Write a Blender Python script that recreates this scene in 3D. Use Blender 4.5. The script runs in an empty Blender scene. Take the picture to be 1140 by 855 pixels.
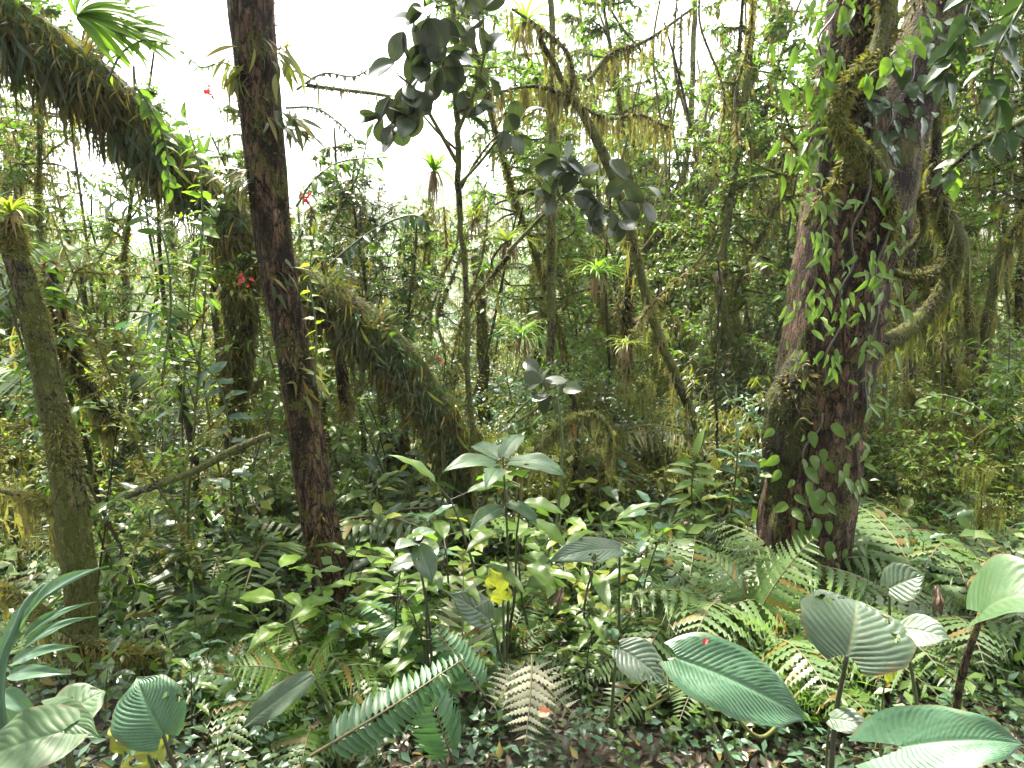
import bpy, math, random
import numpy as np
from mathutils import Vector, Matrix, Euler
PI = math.pi
R_ = math.radians
sc = bpy.context.scene
col = sc.collection
rng = np.random.default_rng(7)

# ------------------------------------------------------------------ camera geometry
FPX = 743.0
PITCH = R_(10.0)
CAM = np.array([0.0, 0.0, 1.6])
FW = np.array([0, math.cos(PITCH), -math.sin(PITCH)])
UP = np.array([0, math.sin(PITCH), math.cos(PITCH)])
RT = np.array([1.0, 0, 0])

def P(px, py, Y):
    d = FW + RT * ((px - 570) / FPX) - UP * ((py - 427.5) / FPX)
    return CAM + d * (Y / d[1])

def proj(p):
    v = np.asarray(p, float) - CAM
    c = v @ FW
    return 570 + FPX * (v @ RT) / c, 427.5 - FPX * (v @ UP) / c, c

def ground(x, y):
    x = np.asarray(x, float); y = np.asarray(y, float)
    z = -0.1 * y
    z = z - 0.24 * np.clip(y - 6, 0, 24) + 0.02 * np.clip(y - 30, 0, 30)
    near = np.exp(-(np.hypot(x, y) / 30) ** 2)
    z = z + near * (0.06 * np.sin(x * 1.7 + 0.6) * np.cos(y * 1.3) + 0.03 * np.sin(x * 4.1 + y * 3.3)) * np.clip(y / 2, 0, 1)
    far = np.clip((y - 70) / 350, 0, 1)
    far = far * far * (3 - 2 * far)
    z = z + far * (34 + 12 * np.sin(x * 0.011 + 1.2) + 9 * np.sin(x * 0.03 + y * 0.01)) + 0.1 * np.clip(y - 70, 0, 400)
    return z

def gp(px, Y):
    x = (px - 570) / FPX * Y
    for _ in range(4):
        z = float(ground(x, Y))
        c = Y * FW[1] + (z - CAM[2]) * FW[2]
        x = (px - 570) / FPX * c
    return np.array([x, Y, float(ground(x, Y))])

def wr(wpx, p):      # pixel width -> radius at point p
    return 0.5 * wpx / FPX * float((np.asarray(p) - CAM) @ FW)

# ------------------------------------------------------------------ mesh helpers
def nrm(a):
    a = np.asarray(a, float)
    return a / np.maximum(np.linalg.norm(a, axis=-1, keepdims=True), 1e-9)

def frames(d, up):
    y = nrm(d); up = np.broadcast_to(up, y.shape)
    x = np.cross(y, up)
    bad = np.linalg.norm(x, axis=-1) < 1e-4
    if bad.any(): x[bad] = np.cross(y[bad], [1.0, 0.2, 0.1])
    x = nrm(x); z = np.cross(x, y)
    return np.stack([x, y, z], -1)

class MB:
    def __init__(s): s.V = []; s.F3 = []; s.F4 = []; s.U = []; s.n = 0
    def add(s, v, f3=None, f4=None, uv=None):
        v = np.asarray(v, float).reshape(-1, 3)
        s.V.append(v); s.U.append(np.zeros((len(v), 2)) if uv is None else np.asarray(uv, float))
        if f3 is not None and len(f3): s.F3.append(np.asarray(f3, int) + s.n)
        if f4 is not None and len(f4): s.F4.append(np.asarray(f4, int) + s.n)
        s.n += len(v); return s
    def inst(s, t, pos, R, scale):
        v, f3, f4, uv = t
        pos = np.asarray(pos, float).reshape(-1, 3); N = len(pos)
        if N == 0: return s
        scale = np.asarray(scale, float)
        if scale.ndim == 0: scale = np.full((N, 3), float(scale))
        elif scale.ndim == 1: scale = np.repeat(scale[:, None], 3, 1)
        vv = np.einsum('nij,nkj->nki', R, v[None] * scale[:, None, :]) + pos[:, None, :]
        off = (np.arange(N) * len(v))[:, None, None]
        g3 = (f3[None] + off).reshape(-1, 3) if len(f3) else None
        g4 = (f4[None] + off).reshape(-1, 4) if len(f4) else None
        return s.add(vv.reshape(-1, 3), g3, g4, np.tile(uv, (N, 1)))
    def mesh(s, name, mat, origin=(0, 0, 0)):
        V = np.concatenate(s.V) - np.asarray(origin); U = np.concatenate(s.U)
        f3 = np.concatenate(s.F3) if s.F3 else np.zeros((0, 3), int)
        f4 = np.concatenate(s.F4) if s.F4 else np.zeros((0, 4), int)
        me = bpy.data.meshes.new(name)
        me.vertices.add(len(V)); me.vertices.foreach_set('co', V.astype(np.float32).ravel())
        li = np.concatenate([f3.ravel(), f4.ravel()]).astype(np.int32)
        me.loops.add(len(li)); me.loops.foreach_set('vertex_index', li)
        me.polygons.add(len(f3) + len(f4))
        tot = np.concatenate([np.full(len(f3), 3), np.full(len(f4), 4)])
        st = np.concatenate([[0], np.cumsum(tot)[:-1]]) if len(tot) else tot
        me.polygons.foreach_set('loop_start', st.astype(np.int32))
        me.polygons.foreach_set('loop_total', tot.astype(np.int32))
        me.polygons.foreach_set('use_smooth', np.ones(len(tot), bool))
        uvl = me.uv_layers.new(name='UVMap')
        uvl.data.foreach_set('uv', U[li].astype(np.float32).ravel())
        me.update(calc_edges=True); me.materials.append(mat)
        return me
    def build(s, name, mat, parent=None, origin=(0, 0, 0)):
        o = bpy.data.objects.new(name, s.mesh(name, mat, origin)); col.objects.link(o)
        if parent is not None: o.parent = parent
        else: o.location = origin
        return o

def objm(name, me, parent, loc=(0, 0, 0), M=None):
    o = bpy.data.objects.new(name, me); col.objects.link(o); o.parent = parent
    if M is not None: o.matrix_local = M
    else: o.location = loc
    return o

def thing(name, loc, desc, cat, group=None, label=None, rz=0.0, sc_=1.0):
    o = bpy.data.objects.new(name, None); col.objects.link(o)
    o.location = loc; o.rotation_euler = (0, 0, rz); o.scale = (sc_, sc_, sc_)
    o.empty_display_size = 0.1
    o['category'] = cat
    if group: o['group'] = group
    if label: o['label'] = label
    else: AUTO.append((o, desc))
    return o
AUTO = []

def dup(root, loc, rz=0.0, s=1.0, desc=None, tilt=(0, 0)):
    r = root.copy(); col.objects.link(r)
    r.location = loc; r.rotation_euler = (tilt[0], tilt[1], rz); r.scale = (s, s, s)
    for ch in list(root.children):
        c = ch.copy(); col.objects.link(c); c.parent = r
        for g in list(ch.children):
            d = g.copy(); col.objects.link(d); d.parent = c
    if desc: AUTO.append((r, desc))
    return r

def catmull(pts, n):
    p = np.asarray(pts, float)
    if len(p) == 2: return p[0] + (p[1] - p[0]) * np.linspace(0, 1, n)[:, None]
    p = np.vstack([2 * p[0] - p[1], p, 2 * p[-1] - p[-2]])
    t = np.linspace(0, len(p) - 3 - 1e-6, n); i = t.astype(int); f = (t - i)[:, None]
    a, b, c, d = p[i], p[i + 1], p[i + 2], p[i + 3]
    return 0.5 * (2 * b + (c - a) * f + (2 * a - 5 * b + 4 * c - d) * f * f + (3 * b - a - 3 * c + d) * f ** 3)

def tframe(path):
    T = nrm(np.gradient(path, axis=0))
    n0 = np.cross(T[0], [0.3, 1, 0.2]); n0 = nrm(n0)
    N = [n0]
    for k in range(1, len(T)):
        v = N[-1] - T[k] * (N[-1] @ T[k]); N.append(nrm(v))
    N = np.array(N); B = np.cross(T, N)
    return T, N, B

def lump(a, l, r, k=5):   # periodic-in-angle noise
    out = np.zeros(np.broadcast(a, l).shape)
    for i in range(k):
        m = r.integers(1, 2 + i * 2); w = r.uniform(1, 3.5) * (i + 1)
        out = out + np.sin(m * a + r.uniform(0, 6.28) + w * l * 1.3) * np.sin(w * l + r.uniform(0, 6.28)) / (1 + 0.6 * i)
    return out / k * 1.6

def tube(mb, path, rad, sides=6, bump=0.0, r=None, ridge=0.0, cap=True, flute=None):
    path = np.asarray(path, float); n = len(path); rad = np.broadcast_to(np.asarray(rad, float), (n,))
    T, N, B = tframe(path)
    a = np.linspace(0, 2 * PI, sides, endpoint=False)
    L = np.concatenate([[0], np.cumsum(np.linalg.norm(np.diff(path, axis=0), axis=1))])
    rr = np.repeat(rad[:, None], sides, 1)
    if bump: rr = rr * (1 + bump * lump(a[None], L[:, None] / max(L[-1], 1e-3) * 6, r))
    if ridge:
        rr = rr * (1 + ridge * (np.abs(np.sin(a[None] * 4.5 + 1.3 * np.sin(L[:, None] * 2.5) + r.uniform(0, 6))) - 0.5)
                   + ridge * 0.5 * np.sin(a[None] * 11 + 2 * np.sin(L[:, None] * 5.1)) * np.sin(L[:, None] * 9 + 3 * np.sin(a[None])))
    if flute is not None: rr = rr * flute(a[None], L[:, None])
    v = path[:, None] + rr[..., None] * (np.cos(a)[None, :, None] * N[:, None] + np.sin(a)[None, :, None] * B[:, None])
    i = np.arange(n - 1)[:, None] * sides; j = np.arange(sides)[None]; j2 = (j + 1) % sides
    f4 = np.stack([i + j, i + j2, i + sides + j2, i + sides + j], -1).reshape(-1, 4)
    uv = np.stack(np.broadcast_arrays(a[None] / (2 * PI), L[:, None]), -1).reshape(-1, 2)
    vs = v.reshape(-1, 3); f3 = None
    if cap:
        vs = np.vstack([vs, path[-1] + T[-1] * rad[-1] * 0.5, path[0] - T[0] * rad[0] * 0.3]); uv = np.vstack([uv, [0.5, L[-1]], [0.5, 0]])
        jj = np.arange(sides); b = (n - 1) * sides
        f3 = np.vstack([np.stack([b + jj, b + (jj + 1) % sides, np.full(sides, n * sides)], -1),
                        np.stack([(jj + 1) % sides, jj, np.full(sides, n * sides + 1)], -1)])
    mb.add(vs, f3, f4, uv)
    return path, rad, N, B, T

def on_tube(info, n, r, t0=0.0, t1=1.0, off=0.95, bias=None, side=None):
    path, rad, N, B, T = info
    t = r.uniform(t0, t1, n) * (len(path) - 1.001); i = t.astype(int); f = (t - i)[:, None]
    a = r.uniform(0, 2 * PI, n)
    c = path[i] * (1 - f) + path[i + 1] * f
    nn = np.cos(a)[:, None] * N[i] + np.sin(a)[:, None] * B[i]
    if bias is not None:     # flip normals that point away from bias with some chance
        bv = np.asarray(bias, float); bad = (nn @ bv < 0) & (r.random(n) < 0.75)
        nn[bad] *= -1
    return c + nn * (rad[i] * off)[:, None], nn, T[i]

# ------------------------------------------------------------------ leaf templates (base at origin, along +Y, normal +Z, length 1)
def leaf_t(nu=4, nv=1, w=0.4, fold=0.12, droop=0.15, peak=0.42, tipw=1.0, wave=0.0, curl=0.0):
    us = np.linspace(0, 1, nu + 1); vs = np.linspace(-1, 1, 2 * nv + 1)
    V = []; UV = []
    pw = math.log(0.5) / math.log(peak)
    for u in us:
        ww = w * 0.5 * max(math.sin(PI * u ** pw), 0.0) ** tipw
        for v in vs:
            x = v * ww
            z = fold * abs(v) * ww * 2 - droop * u * u + wave * math.sin(u * 17) * abs(v) * ww - curl * (v * v) * ww
            V.append((x, u * (1 - 0.25 * droop * u), z)); UV.append((v * 0.5 + 0.5, u))
    m = len(vs); F4 = []
    for i in range(nu):
        for j in range(m - 1):
            a = i * m + j; F4.append((a, a + 1, a + m + 1, a + m))
    return np.array(V), np.zeros((0, 3), int), np.array(F4), np.array(UV)

def leaf_lo(w=0.4, fold=0.1, droop=0.1):
    V = np.array([(0, 0, 0), (-w / 2, 0.42, fold * w - droop * .2), (w / 2, 0.42, fold * w - droop * .2), (0, 0.5, -droop * .25), (0, 1, -droop)], float)
    F = np.array([(0, 3, 1), (0, 2, 3), (1, 3, 4), (3, 2, 4)])
    return V, F, np.zeros((0, 4), int), np.array([(.5, 0), (0, .42), (1, .42), (.5, .5), (.5, 1)], float)

def strap_t(nu=8, w=0.06, up0=1.2, up1=-0.7, keel=0.25, tip=0.6):
    us = np.linspace(0, 1, nu + 1); y = 0; z = 0; V = []; UV = []
    for k, u in enumerate(us):
        th = up0 + (up1 - up0) * u
        if k: y += math.cos(th) / nu; z += math.sin(th) / nu
        ww = w * 0.5 * (1 - max(0, (u - tip) / (1 - tip)) ** 1.6) * (0.75 + 0.25 * math.sin(PI * min(u * 1.5, 1)))
        for v in (-1, 0, 1):
            V.append((v * ww, y - abs(v) * keel * ww * math.sin(th), z + abs(v) * keel * ww * math.cos(th))); UV.append((v * .5 + .5, u))
    F = []
    for i in range(nu):
        for j in range(2):
            a = i * 3 + j; F.append((a, a + 1, a + 4, a + 3))
    return np.array(V), np.zeros((0, 3), int), np.array(F), np.array(UV)

LO_OV = leaf_lo(0.45); LO_NAR = leaf_lo(0.26, droop=0.2); LO_RND = leaf_lo(0.7, droop=0.05)
MID_OV = leaf_t(5, 1, 0.42, 0.18, 0.2, 0.42)
MID_LAN = leaf_t(6, 1, 0.26, 0.15, 0.3, 0.45)
MID_RND = leaf_t(6, 2, 0.68, 0.10, 0.08, 0.6, 0.7, curl=0.15)
HI_OV = leaf_t(12, 3, 0.46, 0.14, 0.28, 0.4, 0.9, wave=0.12)
HI_LAN = leaf_t(14, 3, 0.30, 0.12, 0.32, 0.42, 0.9, wave=0.12)
def tooth_t(w=.24, n=7, droop=.2):
    V = [(0, 0, 0)]; UV = [(.5, 0)]; F = []
    for i in range(n):
        u0 = i / n; u1 = (i + .75) / n; ww = w * .5 * (1 - u1 ** 2 * .9) * (1 if i else .8)
        V += [(-ww * .45, u0, 0), (0, u0, .01), (ww * .45, u0, 0), (-ww, u1, -droop * u1 * u1), (0, u1, .01 - droop * u1 * u1), (ww, u1, -droop * u1 * u1)]; UV += [(.3, u0), (.5, u0), (.7, u0), (0, u1), (.5, u1), (1, u1)]
        b = 1 + 6 * i; F += [(b, b + 1, b + 4, b + 3), (b + 1, b + 2, b + 5, b + 4)]
        if i < n - 1: F += [(b + 3, b + 4, b + 7, b + 6), (b + 4, b + 5, b + 8, b + 7)]
    V.append((0, 1.05, -droop)); UV.append((.5, 1)); k = len(V) - 1
    return np.array(V), np.array([(b + 3, b + 4, k), (b + 4, b + 5, k)]), np.array(F), np.array(UV)
TOOTH = tooth_t()
BLADE = (np.array([(-.03, 0, 0), (.03, 0, 0), (.02, .55, .0), (0, 1, -.1)], float), np.array([(0, 1, 2), (0, 2, 3)]), np.zeros((0, 4), int), np.zeros((4, 2)))
FUZZ = (np.array([(-.09, 0, 0), (.09, 0, 0), (.11, .5, .03), (-.1, .55, .0), (0, 1, -.1)], float), np.array([(0, 1, 2), (0, 2, 3), (3, 2, 4)]), np.zeros((0, 4), int), np.zeros((5, 2)))

# ------------------------------------------------------------------ materials
def newmat(name):
    m = bpy.data.materials.new(name); m.use_nodes = True
    nt = m.node_tree; nt.nodes.clear()
    return m, nt, nt.nodes, nt.links
def node(ns, typ, **kw):
    n = ns.new(typ)
    for k, v in kw.items():
        if k.startswith('i_'):
            key = k[2:]
            n.inputs[int(key) if key.isdigit() else key].default_value = v
        else: setattr(n, k, v)
    return n
def mixc(ns, ls, fac, a, b, mode='MIX'):
    n = ns.new('ShaderNodeMix'); n.data_type = 'RGBA'; n.blend_type = mode; n.clamp_result = False
    for idx, val in ((0, fac), (6, a), (7, b)):
        if isinstance(val, (int, float)): n.inputs[idx].default_value = val
        elif isinstance(val, (tuple, list)): n.inputs[idx].default_value = (*val, 1) if len(val) == 3 else val
        else: ls.new(val, n.inputs[idx])
    return n.outputs[2]
def math_(ns, ls, op, a, b=0.0, c=0.0, clamp=False):
    n = ns.new('ShaderNodeMath'); n.operation = op; n.use_clamp = clamp
    for i, val in enumerate((a, b, c)):
        if isinstance(val, (int, float)): n.inputs[i].default_value = val
        else: ls.new(val, n.inputs[i])
    return n.outputs[0]
def ramp(ns, ls, f, lo, hi):
    n = ns.new('ShaderNodeMapRange'); n.interpolation_type = 'SMOOTHSTEP'
    ls.new(f, n.inputs[0]); n.inputs[1].default_value = lo; n.inputs[2].default_value = hi
    return n.outputs[0]

def leaf_mat(name, c1, c2, c3=None, rough=0.42, trans=0.45, spots=0.25, veins=None, tint=(1.5, 1.7, 0.6), spot_col=(0.10, 0.07, 0.02), scale=30, bump=0.0, odd=0.04):
    m, nt, ns, ls = newmat(name)
    out = ns.new('ShaderNodeOutputMaterial'); geo = ns.new('ShaderNodeNewGeometry'); oi = ns.new('ShaderNodeObjectInfo')
    tc = ns.new('ShaderNodeTexCoord')
    rnd = geo.outputs['Random Per Island']
    c = mixc(ns, ls, rnd, c1, c2)
    c3 = c3 or tuple(0.5 * (a + b) * 1.25 for a, b in zip(c1, c2))
    c = mixc(ns, ls, math_(ns, ls, 'MULTIPLY', oi.outputs['Random'], 0.55), c, c3)
    # a few old, yellow or brown leaves
    if odd:
        r2 = math_(ns, ls, 'FRACT', math_(ns, ls, 'MULTIPLY', rnd, 137.3))
        c = mixc(ns, ls, math_(ns, ls, 'LESS_THAN', r2, odd), c, (0.17, 0.13, 0.03))
    nz = node(ns, 'ShaderNodeTexNoise', i_Scale=scale, i_Detail=3.0, i_Roughness=0.6)
    ls.new(tc.outputs['Object'], nz.inputs['Vector'])
    f = ramp(ns, ls, nz.outputs['Fac'], 0.58, 0.72)
    c = mixc(ns, ls, math_(ns, ls, 'MULTIPLY', f, spots), c, spot_col)
    c = mixc(ns, ls, math_(ns, ls, 'MULTIPLY', geo.outputs['Backfacing'], 0.35), c, tuple(min(1, 1.5 * x + 0.02) for x in c1))
    if veins:
        n_, k_, vc = veins
        uvn = ns.new('ShaderNodeSeparateXYZ'); ls.new(tc.outputs['UV'], uvn.inputs[0])
        av = math_(ns, ls, 'ABSOLUTE', math_(ns, ls, 'MULTIPLY_ADD', uvn.outputs[0], 2.0, -1.0))
        mid = math_(ns, ls, 'SUBTRACT', 1.0, ramp(ns, ls, av, 0.015, 0.05))
        ph = math_(ns, ls, 'MULTIPLY', math_(ns, ls, 'SUBTRACT', uvn.outputs[1], math_(ns, ls, 'MULTIPLY', math_(ns, ls, 'POWER', av, 0.8), k_)), float(n_))
        tri = math_(ns, ls, 'ABSOLUTE', math_(ns, ls, 'SUBTRACT', math_(ns, ls, 'FRACT', math_(ns, ls, 'ADD', ph, 20.0)), 0.5))
        lat = ramp(ns, ls, tri, 0.44, 0.5)
        vv = math_(ns, ls, 'MAXIMUM', mid, math_(ns, ls, 'MULTIPLY', lat, 0.55))
        c = mixc(ns, ls, math_(ns, ls, 'MULTIPLY', vv, 0.8), c, vc)
        if n_ > 2:     # browned, nibbled-looking margins and old scars
            ed = ramp(ns, ls, math_(ns, ls, 'MULTIPLY_ADD', nz.outputs['Fac'], .45, av), 1.17, 1.24); c = mixc(ns, ls, ed, c, (.13, .085, .035))
            n5 = node(ns, 'ShaderNodeTexNoise', i_Scale=70.0, i_Detail=1.0); ls.new(tc.outputs['Object'], n5.inputs['Vector'])
            c = mixc(ns, ls, math_(ns, ls, 'MULTIPLY', ramp(ns, ls, n5.outputs['Fac'], .69, .73), .7), c, (.16, .13, .07))
            c = mixc(ns, ls, math_(ns, ls, 'MULTIPLY', ramp(ns, ls, nz.outputs['Fac'], .35, .6), .35), c, tuple(x * 1.5 + .02 for x in c1))
    bs = node(ns, 'ShaderNodeBsdfPrincipled', i_Roughness=rough)
    ls.new(c, bs.inputs['Base Color'])
    rz = math_(ns, ls, 'MULTIPLY_ADD', nz.outputs['Fac'], 0.3, rough - 0.15); ls.new(rz, bs.inputs['Roughness'])
    bs.inputs['Specular IOR Level'].default_value = 0.5
    if bump:
        nb = node(ns, 'ShaderNodeTexNoise', i_Scale=scale * 5, i_Detail=2.0); ls.new(tc.outputs['Object'], nb.inputs['Vector'])
        b = node(ns, 'ShaderNodeBump', i_Strength=bump, i_Distance=0.0025); ls.new(nb.outputs['Fac'], b.inputs['Height']); ls.new(b.outputs[0], bs.inputs['Normal'])
    tr = ns.new('ShaderNodeBsdfTranslucent')
    ls.new(mixc(ns, ls, 1.0, c, tint, 'MULTIPLY'), tr.inputs['Color'])
    mx = node(ns, 'ShaderNodeMixShader', i_0=trans)
    ls.new(bs.outputs[0], mx.inputs[1]); ls.new(tr.outputs[0], mx.inputs[2]); ls.new(mx.outputs[0], out.inputs['Surface'])
    return m

def bark_mat(name, c1, c2, moss=(0.09, 0.10, 0.02), amt=0.5, lichen=0.25, scale=9.0, stretch=0.22, bump=0.8):
    m, nt, ns, ls = newmat(name)
    out = ns.new('ShaderNodeOutputMaterial'); tc = ns.new('ShaderNodeTexCoord'); geo = ns.new('ShaderNodeNewGeometry')
    mp = node(ns, 'ShaderNodeMapping'); mp.inputs['Scale'].default_value = (1, 1, stretch)
    ls.new(tc.outputs['Object'], mp.inputs[0])
    n1 = node(ns, 'ShaderNodeTexNoise', i_Scale=scale * 2, i_Detail=6.0, i_Roughness=0.68, i_Distortion=0.6); ls.new(mp.outputs[0], n1.inputs['Vector'])
    n2 = node(ns, 'ShaderNodeTexNoise', i_Scale=scale * .55, i_Detail=5.0, i_Roughness=0.6, i_Distortion=0.4); ls.new(tc.outputs['Object'], n2.inputs['Vector'])
    n3 = node(ns, 'ShaderNodeTexNoise', i_Scale=scale * 9, i_Detail=3.0); ls.new(tc.outputs['Object'], n3.inputs['Vector'])
    c = mixc(ns, ls, ramp(ns, ls, n1.outputs['Fac'], 0.40, 0.62), c1, c2)
    c = mixc(ns, ls, ramp(ns, ls, n3.outputs['Fac'], 0.45, 0.75), c, tuple(x * 0.55 for x in c1))
    mp2 = node(ns, 'ShaderNodeMapping'); mp2.inputs['Scale'].default_value = (1, 1, .28)
    wrp = ns.new('ShaderNodeVectorMath'); wrp.operation = 'MULTIPLY_ADD'; ls.new(n1.outputs['Color'], wrp.inputs[0]); wrp.inputs[1].default_value = (.12, .12, .12); ls.new(tc.outputs['Object'], wrp.inputs[2])
    ls.new(wrp.outputs[0], mp2.inputs[0]); vo = node(ns, 'ShaderNodeTexVoronoi', feature='DISTANCE_TO_EDGE', i_Scale=scale * 3.2); ls.new(mp2.outputs[0], vo.inputs['Vector'])
    crk = ramp(ns, ls, vo.outputs['Distance'], 0.0, 0.14)
    c = mixc(ns, ls, crk, tuple(x * .45 for x in c1), c)
    lf = math_(ns, ls, 'MULTIPLY', ramp(ns, ls, math_(ns, ls, 'MULTIPLY_ADD', n3.outputs['Fac'], 0.5, math_(ns, ls, 'MULTIPLY', n1.outputs['Fac'], 0.5)), 0.55, 0.62), lichen)
    c = mixc(ns, ls, lf, c, (0.26, 0.27, 0.20))
    nh = math_(ns, ls, 'MULTIPLY_ADD', n3.outputs['Fac'], 0.35, n2.outputs['Fac'])
    th = 0.95 - 0.55 * amt
    mf = ramp(ns, ls, nh, th - 0.06, th + 0.06)
    mc = mixc(ns, ls, n3.outputs['Fac'], tuple(x * 0.6 for x in moss), tuple(x * 1.4 for x in moss))
    c = mixc(ns, ls, mf, c, mc)
    bs = node(ns, 'ShaderNodeBsdfPrincipled', i_Roughness=0.85); ls.new(c, bs.inputs['Base Color'])
    bs.inputs['Specular IOR Level'].default_value = 0.25
    h = math_(ns, ls, 'ADD', math_(ns, ls, 'MULTIPLY', n1.outputs['Fac'], 1.0), math_(ns, ls, 'MULTIPLY_ADD', n3.outputs['Fac'], 0.35, math_(ns, ls, 'MULTIPLY', crk, .5)))
    b = node(ns, 'ShaderNodeBump', i_Strength=bump, i_Distance=0.06); ls.new(h, b.inputs['Height']); ls.new(b.outputs[0], bs.inputs['Normal'])
    ls.new(bs.outputs[0], out.inputs['Surface'])
    return m

M = {}
M['bark_red'] = bark_mat('red_brown_bark', (0.026, 0.016, 0.010), (0.17, 0.092, 0.058), amt=0.34, lichen=0.35)
M['bark_brown'] = bark_mat('brown_bark', (0.025, 0.017, 0.012), (0.11, 0.07, 0.05), amt=0.42, lichen=0.3, moss=(0.11, 0.10, 0.03))
M['bark_moss'] = bark_mat('mossy_bark', (0.022, 0.017, 0.011), (0.13, 0.095, 0.055), amt=0.62, lichen=0.4, moss=(0.085, 0.095, 0.022))
M['bark_grey'] = bark_mat('grey_lichen_bark', (0.025, 0.020, 0.014), (0.12, 0.10, 0.075), amt=0.6, lichen=0.45, moss=(0.12, 0.13, 0.04))
M['bark_dark'] = bark_mat('dark_wet_bark', (0.03, 0.024, 0.018), (0.07, 0.055, 0.04), amt=0.5, lichen=0.15, moss=(0.06, 0.07, 0.02))
M['twig'] = bark_mat('twig_bark', (0.07, 0.055, 0.035), (0.16, 0.13, 0.09), amt=0.6, lichen=0.5, scale=25, moss=(0.13, 0.14, 0.04), bump=0.4)
M['stem_green'] = leaf_mat('green_stem', (0.05, 0.075, 0.025), (0.08, 0.10, 0.04), trans=0.0, rough=0.5, odd=0)
M['stem_dark'] = leaf_mat('dark_stem', (0.035, 0.035, 0.022), (0.06, 0.055, 0.035), trans=0.0, rough=0.5, odd=0)
M['rachis'] = leaf_mat('fern_rachis', (0.09, 0.08, 0.04), (0.14, 0.12, 0.06), trans=0.0, rough=0.5, odd=0)
M['moss'] = leaf_mat('tufted_moss', (0.085, 0.09, 0.016), (0.18, 0.165, 0.035), rough=0.8, trans=0.3, spots=0.4, spot_col=(0.09, 0.06, 0.03), scale=6, odd=0.12)
M['moss_dk'] = leaf_mat('dark_tufted_moss', (0.035, 0.038, 0.011), (0.105, 0.09, 0.028), rough=0.8, trans=0.25, spots=0.5, spot_col=(0.06, 0.04, 0.025), scale=6, odd=0.2)
M['moss_br'] = leaf_mat('brown_tufted_moss', (0.03, 0.028, 0.012), (0.11, 0.08, 0.035), rough=0.8, trans=0.3, spots=0.6, spot_col=(0.07, 0.08, 0.02), scale=5, odd=0.2)
M['beard'] = leaf_mat('hanging_beard_moss', (0.13, 0.115, 0.05), (0.25, 0.215, 0.10), rough=0.85, trans=0.4, spots=0.5, spot_col=(0.12, 0.085, 0.045), scale=5, odd=0.1)
M['beard_y'] = leaf_mat('yellow_hanging_moss', (0.10, 0.115, 0.035), (0.19, 0.19, 0.07), rough=0.85, trans=0.4, spots=0.4, spot_col=(0.12, 0.10, 0.04), scale=5, odd=0.05)
M['lf_mid'] = leaf_mat('mid_green_leaf', (0.05, 0.105, 0.016), (0.10, 0.165, 0.028), rough=0.38)
M['lf_bright'] = leaf_mat('bright_green_leaf', (0.085, 0.175, 0.02), (0.17, 0.265, 0.035), rough=0.42, trans=0.45)
M['lf_yel'] = leaf_mat('yellow_green_leaf', (0.13, 0.175, 0.022), (0.25, 0.27, 0.04), rough=0.45, trans=0.45)
M['lf_dark'] = leaf_mat('dark_green_leaf', (0.024, 0.05, 0.018), (0.045, 0.08, 0.028), rough=0.33, trans=0.22)
M['lf_pale'] = leaf_mat('pale_green_leaf', (0.085, 0.16, 0.035), (0.16, 0.235, 0.06), rough=0.36, trans=0.35)
M['lf_blue'] = leaf_mat('blue_green_leaf', (0.045, 0.10, 0.06), (0.08, 0.145, 0.085), rough=0.33, trans=0.25, tint=(1.2, 1.6, 0.7))
M['lf_olive'] = leaf_mat('olive_leaf', (0.095, 0.11, 0.022), (0.17, 0.165, 0.045), rough=0.5, odd=0.15)
M['lf_clusia'] = leaf_mat('thick_round_leaf', (0.022, 0.042, 0.022), (0.06, 0.075, 0.04), rough=0.32, trans=0.16, c3=(0.055, 0.06, 0.055), odd=0.05, veins=(1, 0, (0.09, 0.11, 0.06)))
M['fern_blue'] = leaf_mat('blue_green_fern', (0.05, 0.12, 0.06), (0.08, 0.165, 0.08), rough=0.4, trans=0.3, odd=0)
M['fern_pale'] = leaf_mat('pale_fern', (0.075, 0.135, 0.045), (0.13, 0.185, 0.075), rough=0.4, trans=0.35, odd=0.04)
M['fern_dry'] = leaf_mat('grey_drying_fern', (0.20, 0.20, 0.15), (0.30, 0.29, 0.21), rough=0.6, trans=0.25, odd=0.1)
M['fern_epi'] = leaf_mat('hanging_strap_fern', (0.03, 0.045, 0.018), (0.08, 0.09, 0.035), rough=0.4, trans=0.3, odd=0.2)
M['dead'] = leaf_mat('dead_brown_leaf', (0.10, 0.06, 0.035), (0.22, 0.15, 0.09), rough=0.6, trans=0.15, odd=0, spots=0.5)
M['litter'] = leaf_mat('leaf_litter', (0.025, 0.017, 0.012), (0.11, 0.07, 0.042), rough=0.55, trans=0.05, odd=0, spots=0.5)
M['big_quilt'] = leaf_mat('quilted_big_leaf', (0.055, 0.125, 0.072), (0.068, 0.145, 0.085), rough=0.36, trans=0.2, odd=0, veins=(17, 0.30, (0.12, 0.21, 0.11)), spots=0.35, scale=9, bump=0.25, tint=(1.2, 1.8, 0.5))
M['big_grey'] = leaf_mat('weathered_big_leaf', (0.05, 0.082, 0.052), (0.065, 0.10, 0.065), rough=0.4, trans=0.15, odd=0, veins=(12, 0.35, (0.16, 0.18, 0.10)), spots=0.75, spot_col=(0.15, 0.14, 0.11), scale=14, bump=0.4)
M['big_plain'] = leaf_mat('broad_green_leaf', (0.05, 0.10, 0.045), (0.065, 0.12, 0.05), rough=0.48, trans=0.3, odd=0, veins=(9, 0.45, (0.11, 0.19, 0.08)), spots=0.3, scale=12, bump=0.2)
M['big_yellow'] = leaf_mat('yellowing_leaf', (0.17, 0.19, 0.03), (0.22, 0.23, 0.04), rough=0.5, trans=0.35, odd=0, veins=(7, 0.4, (0.30, 0.26, 0.05)), spots=0.8, spot_col=(0.12, 0.17, 0.03), scale=10)
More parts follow.
